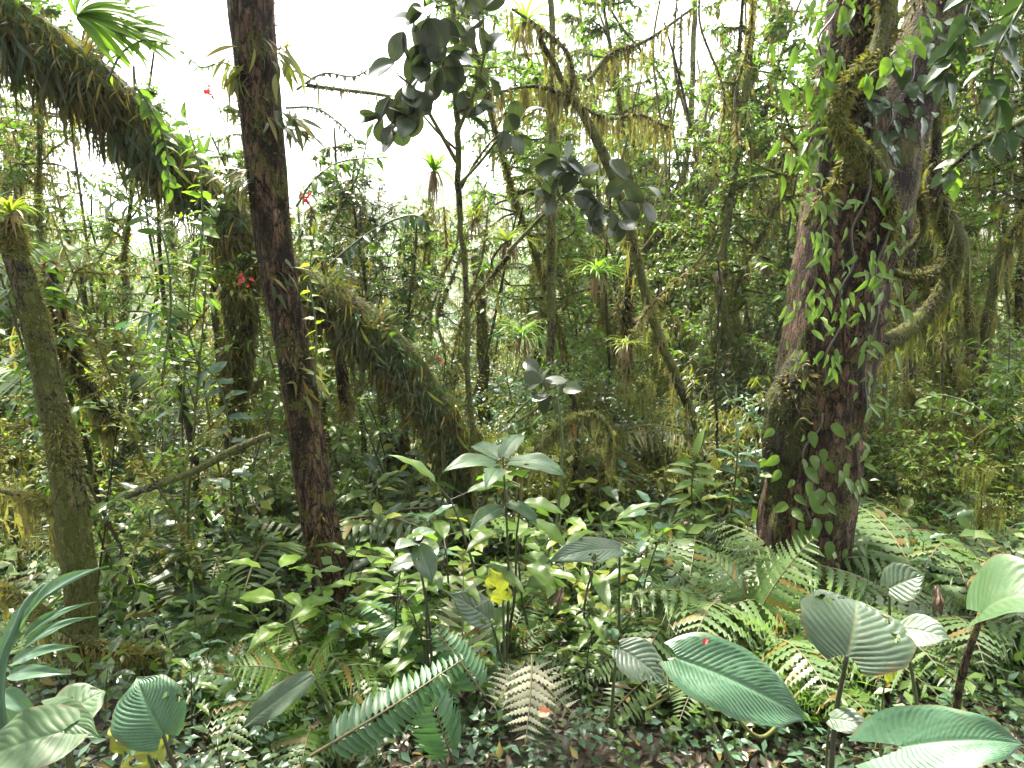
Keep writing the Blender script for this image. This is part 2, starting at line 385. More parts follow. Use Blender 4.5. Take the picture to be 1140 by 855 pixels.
M['strap_blue'] = leaf_mat('blue_green_strap_leaf', (0.07, 0.14, 0.09), (0.10, 0.18, 0.12), rough=0.38, trans=0.2, odd=0, veins=(1, 0, (0.16, 0.26, 0.16)), spots=0.2, scale=15)
M['red'] = leaf_mat('red_petal', (0.28, 0.03, 0.03), (0.38, 0.05, 0.045), rough=0.5, trans=0.3, odd=0, spots=0, tint=(1.1, .5, .5))
M['pink_dead'] = leaf_mat('salmon_dead_leaf', (0.50, 0.17, 0.11), (0.58, 0.24, 0.16), rough=0.5, trans=0.15, odd=0, spots=0.3)
M['orange_dead'] = leaf_mat('orange_dead_leaf', (0.22, 0.10, 0.03), (0.3, 0.15, 0.04), rough=0.5, trans=0.3, odd=0, spots=0.5)
M['far'] = leaf_mat('distant_foliage', (0.06, 0.095, 0.02), (0.14, 0.18, 0.045), rough=0.55, trans=0.2, odd=0.1)

def soil_mat():
    m, nt, ns, ls = newmat('forest_soil')
    out = ns.new('ShaderNodeOutputMaterial'); tc = ns.new('ShaderNodeTexCoord')
    n1 = node(ns, 'ShaderNodeTexNoise', i_Scale=3.0, i_Detail=8.0, i_Roughness=0.7); ls.new(tc.outputs['Object'], n1.inputs['Vector'])
    n2 = node(ns, 'ShaderNodeTexNoise', i_Scale=40.0, i_Detail=5.0, i_Roughness=0.7); ls.new(tc.outputs['Object'], n2.inputs['Vector'])
    c = mixc(ns, ls, n2.outputs['Fac'], (0.018, 0.013, 0.01), (0.07, 0.05, 0.034))
    c = mixc(ns, ls, ramp(ns, ls, n1.outputs['Fac'], 0.5, 0.65), c, (0.03, 0.045, 0.014))
    sep = ns.new('ShaderNodeSeparateXYZ'); ls.new(tc.outputs['Object'], sep.inputs[0])
    n4 = node(ns, 'ShaderNodeTexNoise', i_Scale=0.12, i_Detail=8.0, i_Roughness=0.75); ls.new(tc.outputs['Object'], n4.inputs['Vector'])
    fc = mixc(ns, ls, ramp(ns, ls, n4.outputs['Fac'], 0.35, 0.65), (0.025, 0.045, 0.018), (0.08, 0.11, 0.04))
    c = mixc(ns, ls, ramp(ns, ls, sep.outputs[1], 15, 40), c, fc)
    bs = node(ns, 'ShaderNodeBsdfPrincipled', i_Roughness=0.8); ls.new(c, bs.inputs['Base Color'])
    b = node(ns, 'ShaderNodeBump', i_Strength=1.0, i_Distance=0.03); ls.new(n2.outputs['Fac'], b.inputs['Height']); ls.new(b.outputs[0], bs.inputs['Normal'])
    ls.new(bs.outputs[0], out.inputs['Surface'])
    return m
M['soil'] = soil_mat()

# ------------------------------------------------------------------ ground sheet
def grid_axis(lo, hi, near, n):
    t = np.linspace(-1, 1, n); a = np.sign(t) * (np.abs(t) * near + np.abs(t) ** 5 * (1 - near / hi) * hi)
    return np.clip(a, lo, hi)
gx = grid_axis(-900, 900, 22, 221); t = np.linspace(0, 1, 240); gy = -12 + t * 50 + t ** 6 * 860
X, Yg = np.meshgrid(gx, gy); Z = ground(X, Yg)
nx, ny = len(gx), len(gy)
i = np.arange(ny - 1)[:, None] * nx; j = np.arange(nx - 1)[None]
g = MB().add(np.stack([X, Yg, Z], -1).reshape(-1, 3), None, np.stack([i + j, i + j + 1, i + nx + j + 1, i + nx + j], -1).reshape(-1, 4))
go = g.build('ground', M['soil']); go['kind'] = 'structure'

# ------------------------------------------------------------------ generators
def branch_path(r, base, d, L, n=8, wander=0.25, grav=0.0):
    p = [np.array(base, float)]; d = nrm(np.array(d, float))
    for k in range(n - 1):
        d = nrm(d + r.normal(0, wander, 3) * 0.6 + np.array([0, 0, grav]) / n * 3)
        p.append(p[-1] + d * L / (n - 1))
    return np.array(p)

def leaves_on(fol, path, r, n, size, tmpl, t0=0.2, droop=0.3, spread=1.1, jit=0.35, whorl=False):
    t = np.linspace(t0, 1.0, n) if not whorl else np.clip(1 - r.random(n) ** 2 * (1 - t0), 0, 1)
    idx = np.clip((t * (len(path) - 1)), 0, len(path) - 1.001); i = idx.astype(int); f = (idx - i)[:, None]
    pos = path[i] * (1 - f) + path[i + 1] * f
    T = nrm(path[i + 1] - path[i])
    side = nrm(np.cross(T, [0, 0, 1.0]) + 1e-3)
    sg = np.where(np.arange(n) % 2 == 0, 1, -1)[:, None]
    if whorl:
        a = r.uniform(0, 2 * PI, n)[:, None]; up2 = np.cross(side, T)
        dv = T * 0.5 + spread * (side * np.cos(a) + up2 * np.sin(a))
    else:
        dv = T * (0.9 - 0.5 * spread * (t[:, None] < 0.97)) + side * sg * spread * (t[:, None] < 0.97)
    dv = dv + r.normal(0, jit, (n, 3)) + np.array([0, 0, -droop])
    up = np.array([0, 0, 1.0]) + r.normal(0, jit * 0.8, (n, 3))
    fol.inst(tmpl, pos, frames(dv, up), size * r.uniform(0.6, 1.2, n))

def shrub(r, height, nstem, spread, nbr, size, tmpl, lpt=10, blen=0.5, droop=0.3, thick=0.012, wander=0.25, whorl=False, moss=0, sub=2):
    fol, st, ms = MB(), MB(), MB()
    for k in range(nstem):
        a = r.uniform(0, 2 * PI)
        d = np.array([math.cos(a) * spread, math.sin(a) * spread, 1.0])
        H = height * r.uniform(0.6, 1.05)
        p = branch_path(r, (math.cos(a) * 0.05, math.sin(a) * 0.05, -0.05), d, H, 10, wander * 0.6, 0.1)
        inf = tube(st, p, np.linspace(thick, thick * 0.3, 10), 5)
        if moss: mossy(ms, inf, int(moss * H * 100), 0.035, r, 0.6)
        for b in range(nbr):
            t = r.uniform(0.25, 1.0); i0 = min(int(t * 9), 8)
            bd = nrm(r.normal(0, 1, 3) * [1, 1, 0.4] + [0, 0, 0.35])
            q = branch_path(r, p[i0], bd, blen * r.uniform(0.5, 1.2) * (1.2 - 0.5 * t), 7, wander, -0.05)
            inf = tube(st, q, np.linspace(thick * 0.5, thick * 0.15, 7), 4, cap=False)
            if moss: mossy(ms, inf, int(moss * 60), 0.03, r, 0.6)
            leaves_on(fol, q, r, lpt, size, tmpl, 0.25, droop, whorl=whorl)
            for s2 in range(sub):
                q2 = branch_path(r, q[r.integers(2, 6)], nrm(q[-1] - q[0]) + r.normal(0, 0.6, 3), blen * 0.5, 5, wander)
                tube(st, q2, np.linspace(thick * 0.25, thick * 0.1, 5), 3, cap=False)
                leaves_on(fol, q2, r, max(4, lpt * 2 // 3), size * 0.9, tmpl, 0.15, droop, whorl=whorl)
    return fol, st, ms

def mossy(ms, info, n, size, r, hang=0.5, t0=0, t1=1, tmpl=FUZZ, bias=None):
    pos, nn, T = on_tube(info, n, r, t0, t1, 0.9, bias)
    q = pos * 9 + 3.1; m = np.sin(q[:, 0] * 1.1 + np.sin(q[:, 1])) + np.sin(q[:, 2] * 1.3 + 2 * np.sin(q[:, 0] * .7)) + np.sin(q[:, 1] * 1.7 + q[:, 2] * .6)
    keep = m > r.uniform(-1.6, .6, n)
    if keep.sum() < 3: return
    pos, nn = pos[keep], nn[keep]; n = len(pos); size = size * (1 + .25 * np.clip(m[keep], -1, 2))
    d = nn * 0.7 + np.array([0, 0, -hang]) + r.normal(0, 0.35, (n, 3))
    ms.inst(tmpl, pos, frames(d, nn + r.normal(0, 0.5, (n, 3))), size * r.uniform(0.4, 1.5, n))

def beards(mb, pts, r, n, L, spread=0.06, w=1.0):
    """hanging strands of moss below points: each strand a narrow, ragged ribbon"""
    pts = np.asarray(pts); m = len(pts)
    for _ in range(n):
        b = pts[r.integers(m)] + r.normal(0, spread, 3) * [1, 1, 0.3]
        l = L * r.uniform(0.3, 1.2); k = 6
        path = b + np.cumsum(np.vstack([[0, 0, 0], np.column_stack([r.normal(0, 0.08, k) * l / k * 2, r.normal(0, 0.08, k) * l / k * 2, -np.full(k, l / k)])]), 0)
        a = r.uniform(0, PI); sx = np.array([math.cos(a), math.sin(a), 0])
        ww = w * 0.0075 * np.array([0.7, 1.3, 1.1, 1.4, .9, .6, 0.1]) * r.uniform(0.5, 1.6, 7)
        v = np.stack([path - sx * ww[:, None], path + sx * ww[:, None]], 1).reshape(-1, 3)
        f = [(2 * q, 2 * q + 1, 2 * q + 3, 2 * q + 2) for q in range(k)]
        mb.add(v, None, np.array(f), np.zeros((len(v), 2)))
        nb = 10
        tt = r.uniform(0, k - 0.01, nb); ii = tt.astype(int)
        mb.inst(BLADE, path[ii] + (path[ii + 1] - path[ii]) * (tt - ii)[:, None], frames(r.normal(0, 0.45, (nb, 3)) + [0, 0, -0.9], r.normal(0, 1, (nb, 3))), np.stack([np.full(nb, 0.12 * w), np.full(nb, 0.05) * r.uniform(.5, 1.4, nb) * w ** .5, np.full(nb, .05)], -1))

def frond(r, L=0.6, npair=22, arch=0.9, start=0.9, pl=0.3, bip=True, tmpl=LO_NAR, npin=11, droop=0.25, w=0.3, prof=1.0, pw=None):
    """a fern frond: rachis along +Y starting at an angle, pinnae both sides. returns (blade MB, rachis MB)"""
    fb, rb = MB(), MB(); n = 16
    u = np.linspace(0, 1, n); th = start - arch * 1.6 * u ** 1.1 - 0.0
    seg = L / (n - 1)
    y = np.concatenate([[0], np.cumsum(np.cos(th[:-1]) * seg)]); z = np.concatenate([[0], np.cumsum(np.sin(th[:-1]) * seg)])
    x = 0.03 * L * np.sin(u * 3 + r.uniform(0, 6)) * u
    path = np.column_stack([x, y, z])
    tube(rb, path, np.linspace(0.006, 0.0015, n) * (L / 0.6) ** .5, 4, cap=False)
    if bip: npair = int(npair * .72); w = 0.50 / (npair * pl)
    ts = np.linspace(0.14, 0.985, npair)
    it = ts * (n - 1.001); i0 = it.astype(int); f = (it - i0)[:, None]
    pos = path[i0] * (1 - f) + path[np.minimum(i0 + 1, n - 1)] * f
    T = nrm(path[np.minimum(i0 + 1, n - 1)] - path[i0]); sx = np.array([1.0, 0, 0]); nz = nrm(np.cross(sx[None], T))
    plen = pl * L * np.sin(PI * np.clip(ts, 0, 1) ** 0.75) ** (0.7 * prof) * (1 - 0.25 * ts) + 0.02 * L
    for sg in (-1, 1):
        d = sx * sg * 1.0 + T * 0.35 + nz * (-droop * 0.5) + r.normal(0, 0.05, (npair, 3))
        R = frames(d, nz * 1.0 + r.normal(0, 0.1, (npair, 3)))
        if not bip:
            s = np.stack([plen * (pw or w), plen, plen], -1)
            fb.inst(tmpl, pos, R, s)
        else:
            for k in range(npair):
                m = max(4, int(npin * plen[k] / (pl * L)) + 2)
                q = np.linspace(0.06, 0.97, m)
                ax = R[k][:, 1]; zz = R[k][:, 2]; xx = R[k][:, 0]
                pp = pos[k] + ax * (q * plen[k])[:, None] - zz * (droop * 0.5 * plen[k] * q * q)[:, None]
                sl = plen[k] * w * np.sin(PI * np.clip(q * .85 + .12, 0, 1)) ** 0.6 * 0.95
                for s2 in (-1, 1):
                    dd = xx * s2 + ax * 0.55 - zz * 0.15 + r.normal(0, 0.06, (m, 3))
                    fb.inst(LO_OV, pp, frames(dd, np.broadcast_to(zz, (m, 3))), np.stack([np.minimum(sl * 1.6, plen[k] / m * 2.5), sl, sl], -1))
                tube(rb, np.array([pos[k], pos[k] + ax * plen[k] * .5 - zz * droop * .12 * plen[k], pos[k] + ax * plen[k] * .97 - zz * droop * .5 * plen[k]]), [0.0016, 0.001, 0.0005], 3, cap=False)
    return fb, rb

def rosette(r, n, L, w, up0=(0.4, 1.4), up1=-0.8, tmplw=0.07):
    mb = MB()
    for k in range(n):
        t = strap_t(9, tmplw * w, r.uniform(*up0), up1 + r.uniform(-0.4, 0.5))
        a = r.uniform(0, 2 * PI)
        R = np.array([[[math.cos(a), -math.sin(a), 0], [math.sin(a), math.cos(a), 0], [0, 0, 1.0]]])
        mb.inst(t, [[0, 0, 0]], R, L * r.uniform(0.65, 1.1))
    return mb

def spathe(L, W, nu=60, nv=22, quilt=0.012, nveins=17, k=0.30, lobe=0.18, fold=0.25, arch=0.35, tipdrop=0.2, edge=0.02, seed=0, peak=0.38, bites=0, tw=0.75, roll=0.0):
    """one big leaf, base at origin, +Y to the tip, +Z upward: real quilting between the side veins"""
    r = np.random.default_rng(seed)
    u = np.linspace(0, 1, nu + 1)[:, None]; v = np.linspace(-1, 1, 2 * nv + 1)[None]
    pw = math.log(0.5) / math.log(peak)
    wid = W * 0.5 * np.sin(PI * np.clip(u, 0, 1) ** pw) ** tw
    wid = np.maximum(wid, W * 0.5 * np.sqrt(np.clip(1 - ((u - peak) / (peak + 0.02)) ** 2, 0, 1)) * (u < peak) * 0.97)
    tt_ = np.clip((u - .74) / .26, 0, 1); wid = wid * (1 - .55 * tt_ * tt_ * (3 - 2 * tt_) * (1 - .6 * (u >= .999)))
    av = np.abs(v)
    x = v * wid * (1 + edge * np.sin(u * 23 + 3 * v))
    y = u * L - lobe * L * av ** 1.6 * (1 - u) ** 3 + 0 * v
    ph = (u - k * av ** 0.8 - .10 * av ** 3 + .012 * np.sin(v * 5 + u * 9 + seed)) * nveins
    quilt = quilt * .8
    tri = np.abs((ph + 20) % 1 - 0.5) * 2
    puff = (1 - tri ** 3) * np.clip(av * 8, 0, 1) * np.clip((1.02 - av) * 6, 0, 1) * np.clip((1 - u) * 6, 0, 1)
    z = quilt * puff + fold * av ** 1.3 * wid + edge * L * 0.5 * np.sin(u * 15 + 2 * np.sign(v) + r.uniform(0, 6)) * av ** 2
    z = z + .004 * L / .3 * np.sin(u * 9 + v * 4 + seed) * av
    # arch along length
    n = nu; th = roll + arch * 0.6 - (arch * 1.2 + tipdrop) * np.linspace(0, 1, n + 1) ** 1.5
    cy = np.concatenate([[0], np.cumsum(np.cos(th[:-1])) / n]) * L; cz = np.concatenate([[0], np.cumsum(np.sin(th[:-1])) / n]) * L
    back = (y - u * L)
    Y = cy[:, None] + back * np.cos(th)[:, None] - z * np.sin(th)[:, None]
    Z = cz[:, None] + back * np.sin(th)[:, None] + z * np.cos(th)[:, None]
    V = np.stack([x, Y, Z], -1).reshape(-1, 3)
    uv = np.stack(np.broadcast_arrays(v * .5 + .5, u), -1).reshape(-1, 2)
    m = 2 * nv + 1
    i = np.arange(nu)[:, None] * m; j = np.arange(m - 1)[None]
    F = np.stack([i + j, i + j + 1, i + m + j + 1, i + m + j], -1).reshape(-1, 4)
    if bites:
        cen = uv[F].mean(1); keep = np.ones(len(F), bool)
        for _ in range(bites):
            c = np.array([r.choice([r.uniform(0, .3), r.uniform(.7, 1)]), r.uniform(.1, .9)]); rad = r.uniform(0.02, 0.06)
            ang = np.arctan2(cen[:, 1] - c[1], (cen[:, 0] - c[0]))
            keep &= (np.hypot((cen[:, 0] - c[0]) * W / L * 1.1, cen[:, 1] - c[1]) > rad * (1 + 0.35 * np.sin(ang * 3 + c[0] * 30)))
        F = F[keep]
    return MB().add(V, None, F, uv)

def basis(base, tip, normal):
    d = nrm(np.asarray(tip, float) - base); R = frames(d[None], np.asarray([normal], float))[0]
    M4 = Matrix.Identity(4)
    for a in range(3):
        for b in range(3): M4[a][b] = R[a, b]
    return M4

# ================================================================== LANDMARK TREES
def pxpath(pts, n=40):
    """(px, py, depth, width px) control points -> smooth world path and radii"""
    W = np.array([P(a, b, c) for a, b, c, w in pts]); rad = np.array([wr(w, p) for (a, b, c, w), p in zip(pts, W)])
    s = catmull(np.column_stack([W, rad]), n)
    return s[:, :3], np.maximum(s[:, 3], 0.0008)

def base_at(p):   # extend a path down into the ground under its first point
    q = np.array(p, float); q[2] = float(ground(q[0], q[1])) - 0.08
    return q

def rooted(path, rad, flare=1.25):
    b = base_at(path[0] + (path[0] - path[3]) * 0.6)
    mid = (b + path[0]) / 2
    path = np.vstack([b, mid, path]); rad = np.concatenate([[rad[0] * flare], [rad[0] * (1 + flare) / 2], rad])
    return path, rad

# ---- the big forked trunk
r = np.random.default_rng(11)
trunk_pts = [(884, 690, 3.6, 118), (893, 620, 3.6, 98), (900, 560, 3.6, 98), (912, 480, 3.62, 96), (922, 400, 3.65, 98), (934, 320, 3.7, 100), (947, 250, 3.7, 104), (955, 200, 3.72, 108)]
path, rad = pxpath(trunk_pts, 60)
path, rad = rooted(path, rad, 1.5)
org = base_at(path[0]); org[2] += 0.08
big = thing('forked_tree', org, None, 'tree', label='massive reddish-brown forked tree trunk wrapped in creepers and a twisting mossy liana')
mb = MB(); inf_big = tube(mb, path, rad, 64, 0.10, r, 0.07)
# second trunk fork and lumps belong to the trunk
pL, rL = pxpath([(948, 240, 3.72, 90), (944, 170, 3.72, 78), (946, 90, 3.72, 72), (958, 20, 3.7, 70), (968, -60, 3.7, 66), (975, -200, 3.7, 60)], 40)
inf_L = tube(mb, pL, rL, 40, 0.09, r, 0.07)
mb.build('trunk', M['bark_red'], big, org)
mb = MB()
pR, rR = pxpath([(968, 260, 3.75, 80), (986, 180, 3.8, 70), (1008, 110, 3.85, 64), (1030, 50, 3.9, 60), (1052, -20, 3.95, 54), (1085, -150, 4.05, 46)], 40)
inf_R = tube(mb, pR, rR, 40, 0.10, r, 0.06)
mb.build('branch', M['bark_brown'], big, org)
# burl on the side of the trunk
mb = MB()
pB, rB = pxpath([(900, 385, 3.6, 22), (888, 420, 3.52, 36), (876, 455, 3.5, 42), (868, 500, 3.5, 34), (872, 545, 3.54, 26), (884, 590, 3.6, 14)], 40)
inf_B = tube(mb, pB, rB, 30, 0.28, r, 0.12)
mb.build('burl', M['bark_dark'], big, org)
# thin ridge roots running down the trunk
for q, pts in enumerate([[(968, 250, 3.55, 7), (965, 330, 3.5, 9), (955, 420, 3.48, 8), (945, 520, 3.45, 9), (935, 610, 3.42, 11), (925, 700, 3.4, 12)],
                         [(985, 150, 3.6, 5), (983, 260, 3.58, 7), (972, 380, 3.55, 6), (958, 480, 3.5, 7), (945, 600, 3.48, 8)]]):
    mb = MB(); a, b = pxpath(pts, 40); tube(mb, a, b, 9, 0.15, r); mb.build('root', M['bark_brown'], big, org)
# looping side branch
mb = MB()
loops = [[(965, 396, 3.65, 20), (990, 380, 3.7, 19), (1022, 358, 3.8, 19), (1052, 322, 3.85, 19), (1068, 285, 3.88, 19), (1058, 255, 3.9, 23), (1042, 225, 3.9, 18), (1041, 170, 3.92, 13), (1043, 90, 3.95, 11), (1047, -10, 4.0, 10)],
         [(1058, 262, 3.86, 12), (1058, 282, 3.84, 10), (1046, 300, 3.82, 10), (1022, 308, 3.8, 9), (1000, 305, 3.8, 8), (990, 295, 3.8, 7), (1005, 282, 3.8, 8), (1020, 268, 3.8, 8), (1029, 248, 3.8, 8), (1024, 225, 3.8, 8), (1012, 208, 3.8, 8), (985, 195, 3.75, 8)],
         [(1060, 255, 3.87, 7), (1076, 285, 3.9, 7), (1077, 320, 3.9, 6), (1074, 350, 3.9, 4)]]
infs = []
for pts in loops:
    a, b = pxpath(pts, 60); infs.append(tube(mb, a, b, 16, 0.16, r, 0.04))
mb.build('looping_branch', M['bark_moss'], big, org)
ms = MB()
for inf in infs: mossy(ms, inf, 2200, 0.028, r, 0.35)
mossy(ms, inf_big, 5200, 0.03, r, 0.6, 0.05, 1.0)
mossy(ms, inf_B, 2500, 0.035, r, 0.5, 0, 0.6)
mossy(ms, inf_L, 5000, 0.04, r, 0.5, 0, 1, bias=(-1, -.4, 0)); mossy(ms, inf_R, 2500, 0.04, r, 0.9, 0.0, 1)
ms.build('moss', M['moss_dk'], big, org)
# bulk of the crown overhead
bd = MB(); beards(bd, np.vstack([infs[0][0][5:45]]), r, 120, 0.22, 0.03, 0.8); beards(bd, pR[10:], r, 80, 0.25, 0.05, 0.8)
bd.build('hanging_moss', M['beard_y'], big, org)

# ---- liana twisting around the big trunk
def liana(name, pts, mat, desc, cat, label=None, n=60, sides=10, bump=.15, moss=0, msize=0.03, mossmat='moss', beard=0, parent=None, group=None, r=r, hang=.5):
    a, b = pxpath(pts, n)
    org = a[-1] if a[-1][2] < a[0][2] else a[0]
    org = np.array(org)
    t = thing(name, org, desc, cat, label=label, group=group)
    mb = MB(); inf = tube(mb, a, b, sides, bump, r, 0.05 if b.max() > .02 else 0); mb.build('stem', M[mat], t, org)
    if moss:
        ms = MB(); mossy(ms, inf, moss, msize, r, hang); ms.build('moss', M[mossmat], t, org)
    if beard:
        bd = MB(); beards(bd, a, r, beard, 0.22, 0.02, 0.9); bd.build('hanging_moss', M['beard'], t, org)
    return t, inf, org
liana('liana', [(985, -30, 3.42, 14), (984, 20, 3.4, 15), (972, 62, 3.37, 16), (948, 92, 3.34, 17), (932, 118, 3.33, 18), (938, 148, 3.33, 19), (962, 172, 3.34, 20), (982, 198, 3.36, 18), (992, 226, 3.42, 12), (992, 262, 3.5, 7)],
      'bark_moss', None, 'liana', 'thick moss-covered liana snaking down between the forks of the big trunk', moss=4200, msize=0.026, sides=18, hang=.6)
liana('liana', [(948, 160, 3.42, 9), (938, 190, 3.4, 9), (925, 212, 3.4, 9), (908, 232, 3.42, 9), (896, 250, 3.45, 6)], 'bark_moss', None, 'liana',
      'short mossy side root crossing the big trunk below the twisting liana', moss=700, msize=0.025)

# creepers with leaves on the big trunk
def creeper(desc, label, pts, n, size, tm, matl, seed, stemw=4, wind=0.10, down=0.75, t0=0):
    r = np.random.default_rng(seed)
    a, b = pxpath([(x, y, d, stemw) for x, y, d in pts], 40)
    org = a[int(np.argmin(a[:, 2]))]
    t = thing('climbing_vine', org, desc, 'climbing vine', label=label)
    a = a + np.column_stack([np.sin(np.linspace(0, 20, 40)) * 0.02, np.zeros(40), np.zeros(40)])
    mb = MB(); tube(mb, a, b * 0.6, 5); mb.build('stem', M['stem_dark'], t, org)
    me = MB().add(*tm).mesh('leaf', M[matl])
    for k in range(n):
        i = int(r.uniform(t0, 1) * 38)
        d = np.array([r.normal(0, .55), -0.35 - .3 * r.random(), -down + r.normal(0, .35)])
        up = np.array([r.normal(0, .35), -1, .45])
        R = frames(d[None], up[None])[0]; s = size * r.uniform(.55, 1.25)
        p = a[i] + np.array([r.normal(0, wind), -abs(r.normal(0, .03)), r.normal(0, .02)])
        o = objm('leaf', me, t, M=Matrix.Translation(Vector(p - org)) @ Matrix([[*R[q] * s, 0] for q in range(3)] + [[0, 0, 0, 1]]))
V_OV = leaf_t(10, 2, 0.52, 0.12, 0.25, 0.36, 0.85, wave=0.1)
V_LAN = leaf_t(10, 2, 0.30, 0.15, 0.3, 0.36, 0.9, wave=0.1)
creeper(None, 'creeper with drooping pale-edged leaves down the upper left flank of the big trunk', [(918, 110, 3.38), (915, 220, 3.38), (905, 300, 3.4), (903, 370, 3.4)], 75, 0.085, V_LAN, 'lf_pale', 1, wind=.07)
creeper(None, 'creeper with narrow green leaves scattered over the middle of the big trunk', [(968, 190, 3.3), (948, 280, 3.3), (935, 350, 3.32), (915, 430, 3.35)], 75, 0.078, V_LAN, 'lf_mid', 2, wind=.12)
creeper(None, 'sparse creeper with broad green leaves on the lower part of the big trunk', [(915, 460, 3.33), (895, 520, 3.3), (905, 590, 3.3), (900, 650, 3.3)], 44, 0.088, V_OV, 'lf_mid', 3, wind=.12)
creeper(None, 'slender creeper along the right edge of the big trunk', [(990, 230, 3.45), (975, 330, 3.42), (962, 450, 3.42), (945, 560, 3.4)], 60, 0.085, V_LAN, 'lf_pale', 4, wind=.05)
creeper(None, 'thin-leaved creeper on the left fork of the big trunk', [(930, 0, 3.45), (912, 60, 3.42), (905, 130, 3.42), (900, 200, 3.45)], 80, 0.11, V_LAN, 'lf_mid', 5, wind=.08)
creeper(None, 'hanging creeper with dark leaves under the right fork of the big trunk', [(1040, 30, 3.6), (1015, 80, 3.55), (990, 130, 3.52), (968, 180, 3.5)], 55, 0.10, V_OV, 'lf_dark', 6, wind=.09)
creeper(None, 'bright lime-green shoot of young leaves slanting across the right fork', [(1040, 10, 3.3), (1015, 42, 3.25), (990, 68, 3.22), (965, 92, 3.2)], 24, 0.09, V_OV, 'lf_bright', 7, wind=.03)

# ---- the bare brown trunk left of centre
r = np.random.default_rng(21)
path, rad = pxpath([(378, 690, 3.35, 46), (366, 630, 3.36, 40), (350, 545, 3.38, 38), (336, 450, 3.4, 37), (319, 350, 3.42, 37), (303, 260, 3.44, 40), (293, 150, 3.46, 44), (284, 60, 3.48, 46), (278, -30, 3.5, 48), (270, -220, 3.55, 46)], 70)
path, rad = rooted(path, rad, 1.4); org = base_at(path[0]); org[2] += .08
brown = thing('slender_tree', org, None, 'tree', label='upright reddish-brown tree trunk with ferny upper half, in front of the arching mossy trunk')
mb = MB(); inf = tube(mb, path, rad, 36, 0.09, r, 0.08); mb.build('trunk', M['bark_red'], brown, org)
ms = MB(); mossy(ms, inf, 5500, 0.026, r, .5, 0.1, 1); ms.build('moss', M['moss_dk'], brown, org)
for k, (cx, cy, side) in enumerate([(310, 60, 1), (318, 130, 1), (265, 75, -1), (305, 300, 1), (330, 420, 1), (275, 200, -1)]):
    r2 = np.random.default_rng(300 + k); o0 = P(cx, cy, 3.4)
    t = thing('hanging_fern', o0, None, 'epiphyte', group='small ferns clinging to the brown trunk', label='small tuft of drooping strap ferns clinging to the ' + ['brown trunk high on its sunny side', 'brown trunk beside the round-leaved branches', 'brown trunk against the white sky', 'brown trunk next to a red flower', 'brown trunk halfway down', 'brown trunk beside the arching mass'][k])
    fb = MB(); n = 34
    a = r2.uniform(-1.4, 1.4, n)
    d = np.column_stack([side * np.abs(np.cos(a)) * .8, -.3 + .5 * np.sin(a), r2.normal(-.5, .5, n)])
    fb.inst(leaf_t(6, 1, 0.14, 0.1, 0.5, .5), r2.normal(0, .04, (n, 3)), frames(d, r2.normal(0, .4, (n, 3)) + [0, -.3, 1]), r2.uniform(.09, .2, n))
    fb.build('fronds', M['fern_epi' if k % 2 else 'lf_olive'], t)

# ---- the arching mossy trunk
r = np.random.default_rng(31)
arch_pts = [(520, 655, 4.3, 42), (517, 590, 4.28, 40), (514, 540, 4.25, 44), (506, 490, 4.2, 52), (480, 445, 4.1, 60), (440, 395, 4.02, 64), (392, 350, 3.98, 66), (335, 315, 3.95, 62), (280, 268, 3.92, 60), (220, 205, 3.9, 64), (160, 145, 3.75, 70), (100, 88, 3.6, 74), (40, 42, 3.5, 78), (-30, -5, 3.4, 80), (-160, -80, 3.3, 84)]
path, rad = pxpath(arch_pts, 110)
path, rad = rooted(path, rad, 1.3); org = base_at(path[0]); org[2] += .08
arch = thing('arching_tree', org, None, 'tree', label='thick moss-covered trunk arching from the centre up to the top left corner')
mb = MB(); rad = rad * .62; inf_A = tube(mb, path, rad, 36, 0.2, r, 0.1)
mb.build('trunk', M['bark_moss'], arch, org)
ms = MB(); mossy(ms, inf_A, 26000, 0.030, r, .9, 0.02, 1); ms.build('moss', M['moss_br'], arch, org)
bd = MB(); low = path[25:] - np.array([0, 0, 1]) * rad[25:, None] * .6
beards(bd, low, r, 900, 0.30, 0.05, .75); bd.build('hanging_moss', M['moss_dk'], arch, org)
# second, descending stem of the arch (dark, behind the brown trunk)
mb = MB(); a, b = pxpath([(262, 225, 4.1, 34), (266, 290, 4.15, 40), (268, 350, 4.2, 36), (262, 430, 4.3, 22), (258, 500, 4.35, 16), (255, 600, 4.4, 16)], 50)
inf2 = tube(mb, a, b, 20, .25, r, .05); mb.build('branch', M['bark_dark'], arch, org)
ms = MB(); mossy(ms, inf2, 5000, 0.05, r, .9, 0, .7); beards(ms, a[:34], r, 240, .3, .05, 1.0); ms.build('moss', M['moss_dk'], arch, org)

# epiphytic ferns hanging along the arch: each clump a thing
strap = leaf_t(7, 1, 0.085, 0.08, 0.35, .45); strap2 = leaf_t(7, 1, 0.17, 0.1, 0.4, .4)
def fern_clump_mesh(seed, n, L, tm, mat, fan=1.0, spread=0.14, upf=-1.0):
    r = np.random.default_rng(seed); fb = MB()
    pos = np.column_stack([r.uniform(-spread, spread, n), r.normal(0, .05, n), r.normal(0, .03, n)])
    d = np.column_stack([r.normal(0, .35 * fan, n), r.normal(-.12, .3 * fan, n), upf + r.normal(0, .25, n)])
    fb.inst(tm, pos, frames(d, np.column_stack([r.normal(0, .7, n), -np.ones(n), r.normal(0.2, .4, n)])), L * r.uniform(.4, 1.15, n))
    return fb.mesh('fronds', M[mat])
hang = [fern_clump_mesh(40 + k, 120, L, strap, mt) for k, (L, mt) in enumerate([(.20, 'fern_epi'), (.14, 'moss_br'), (.23, 'lf_dark')])]
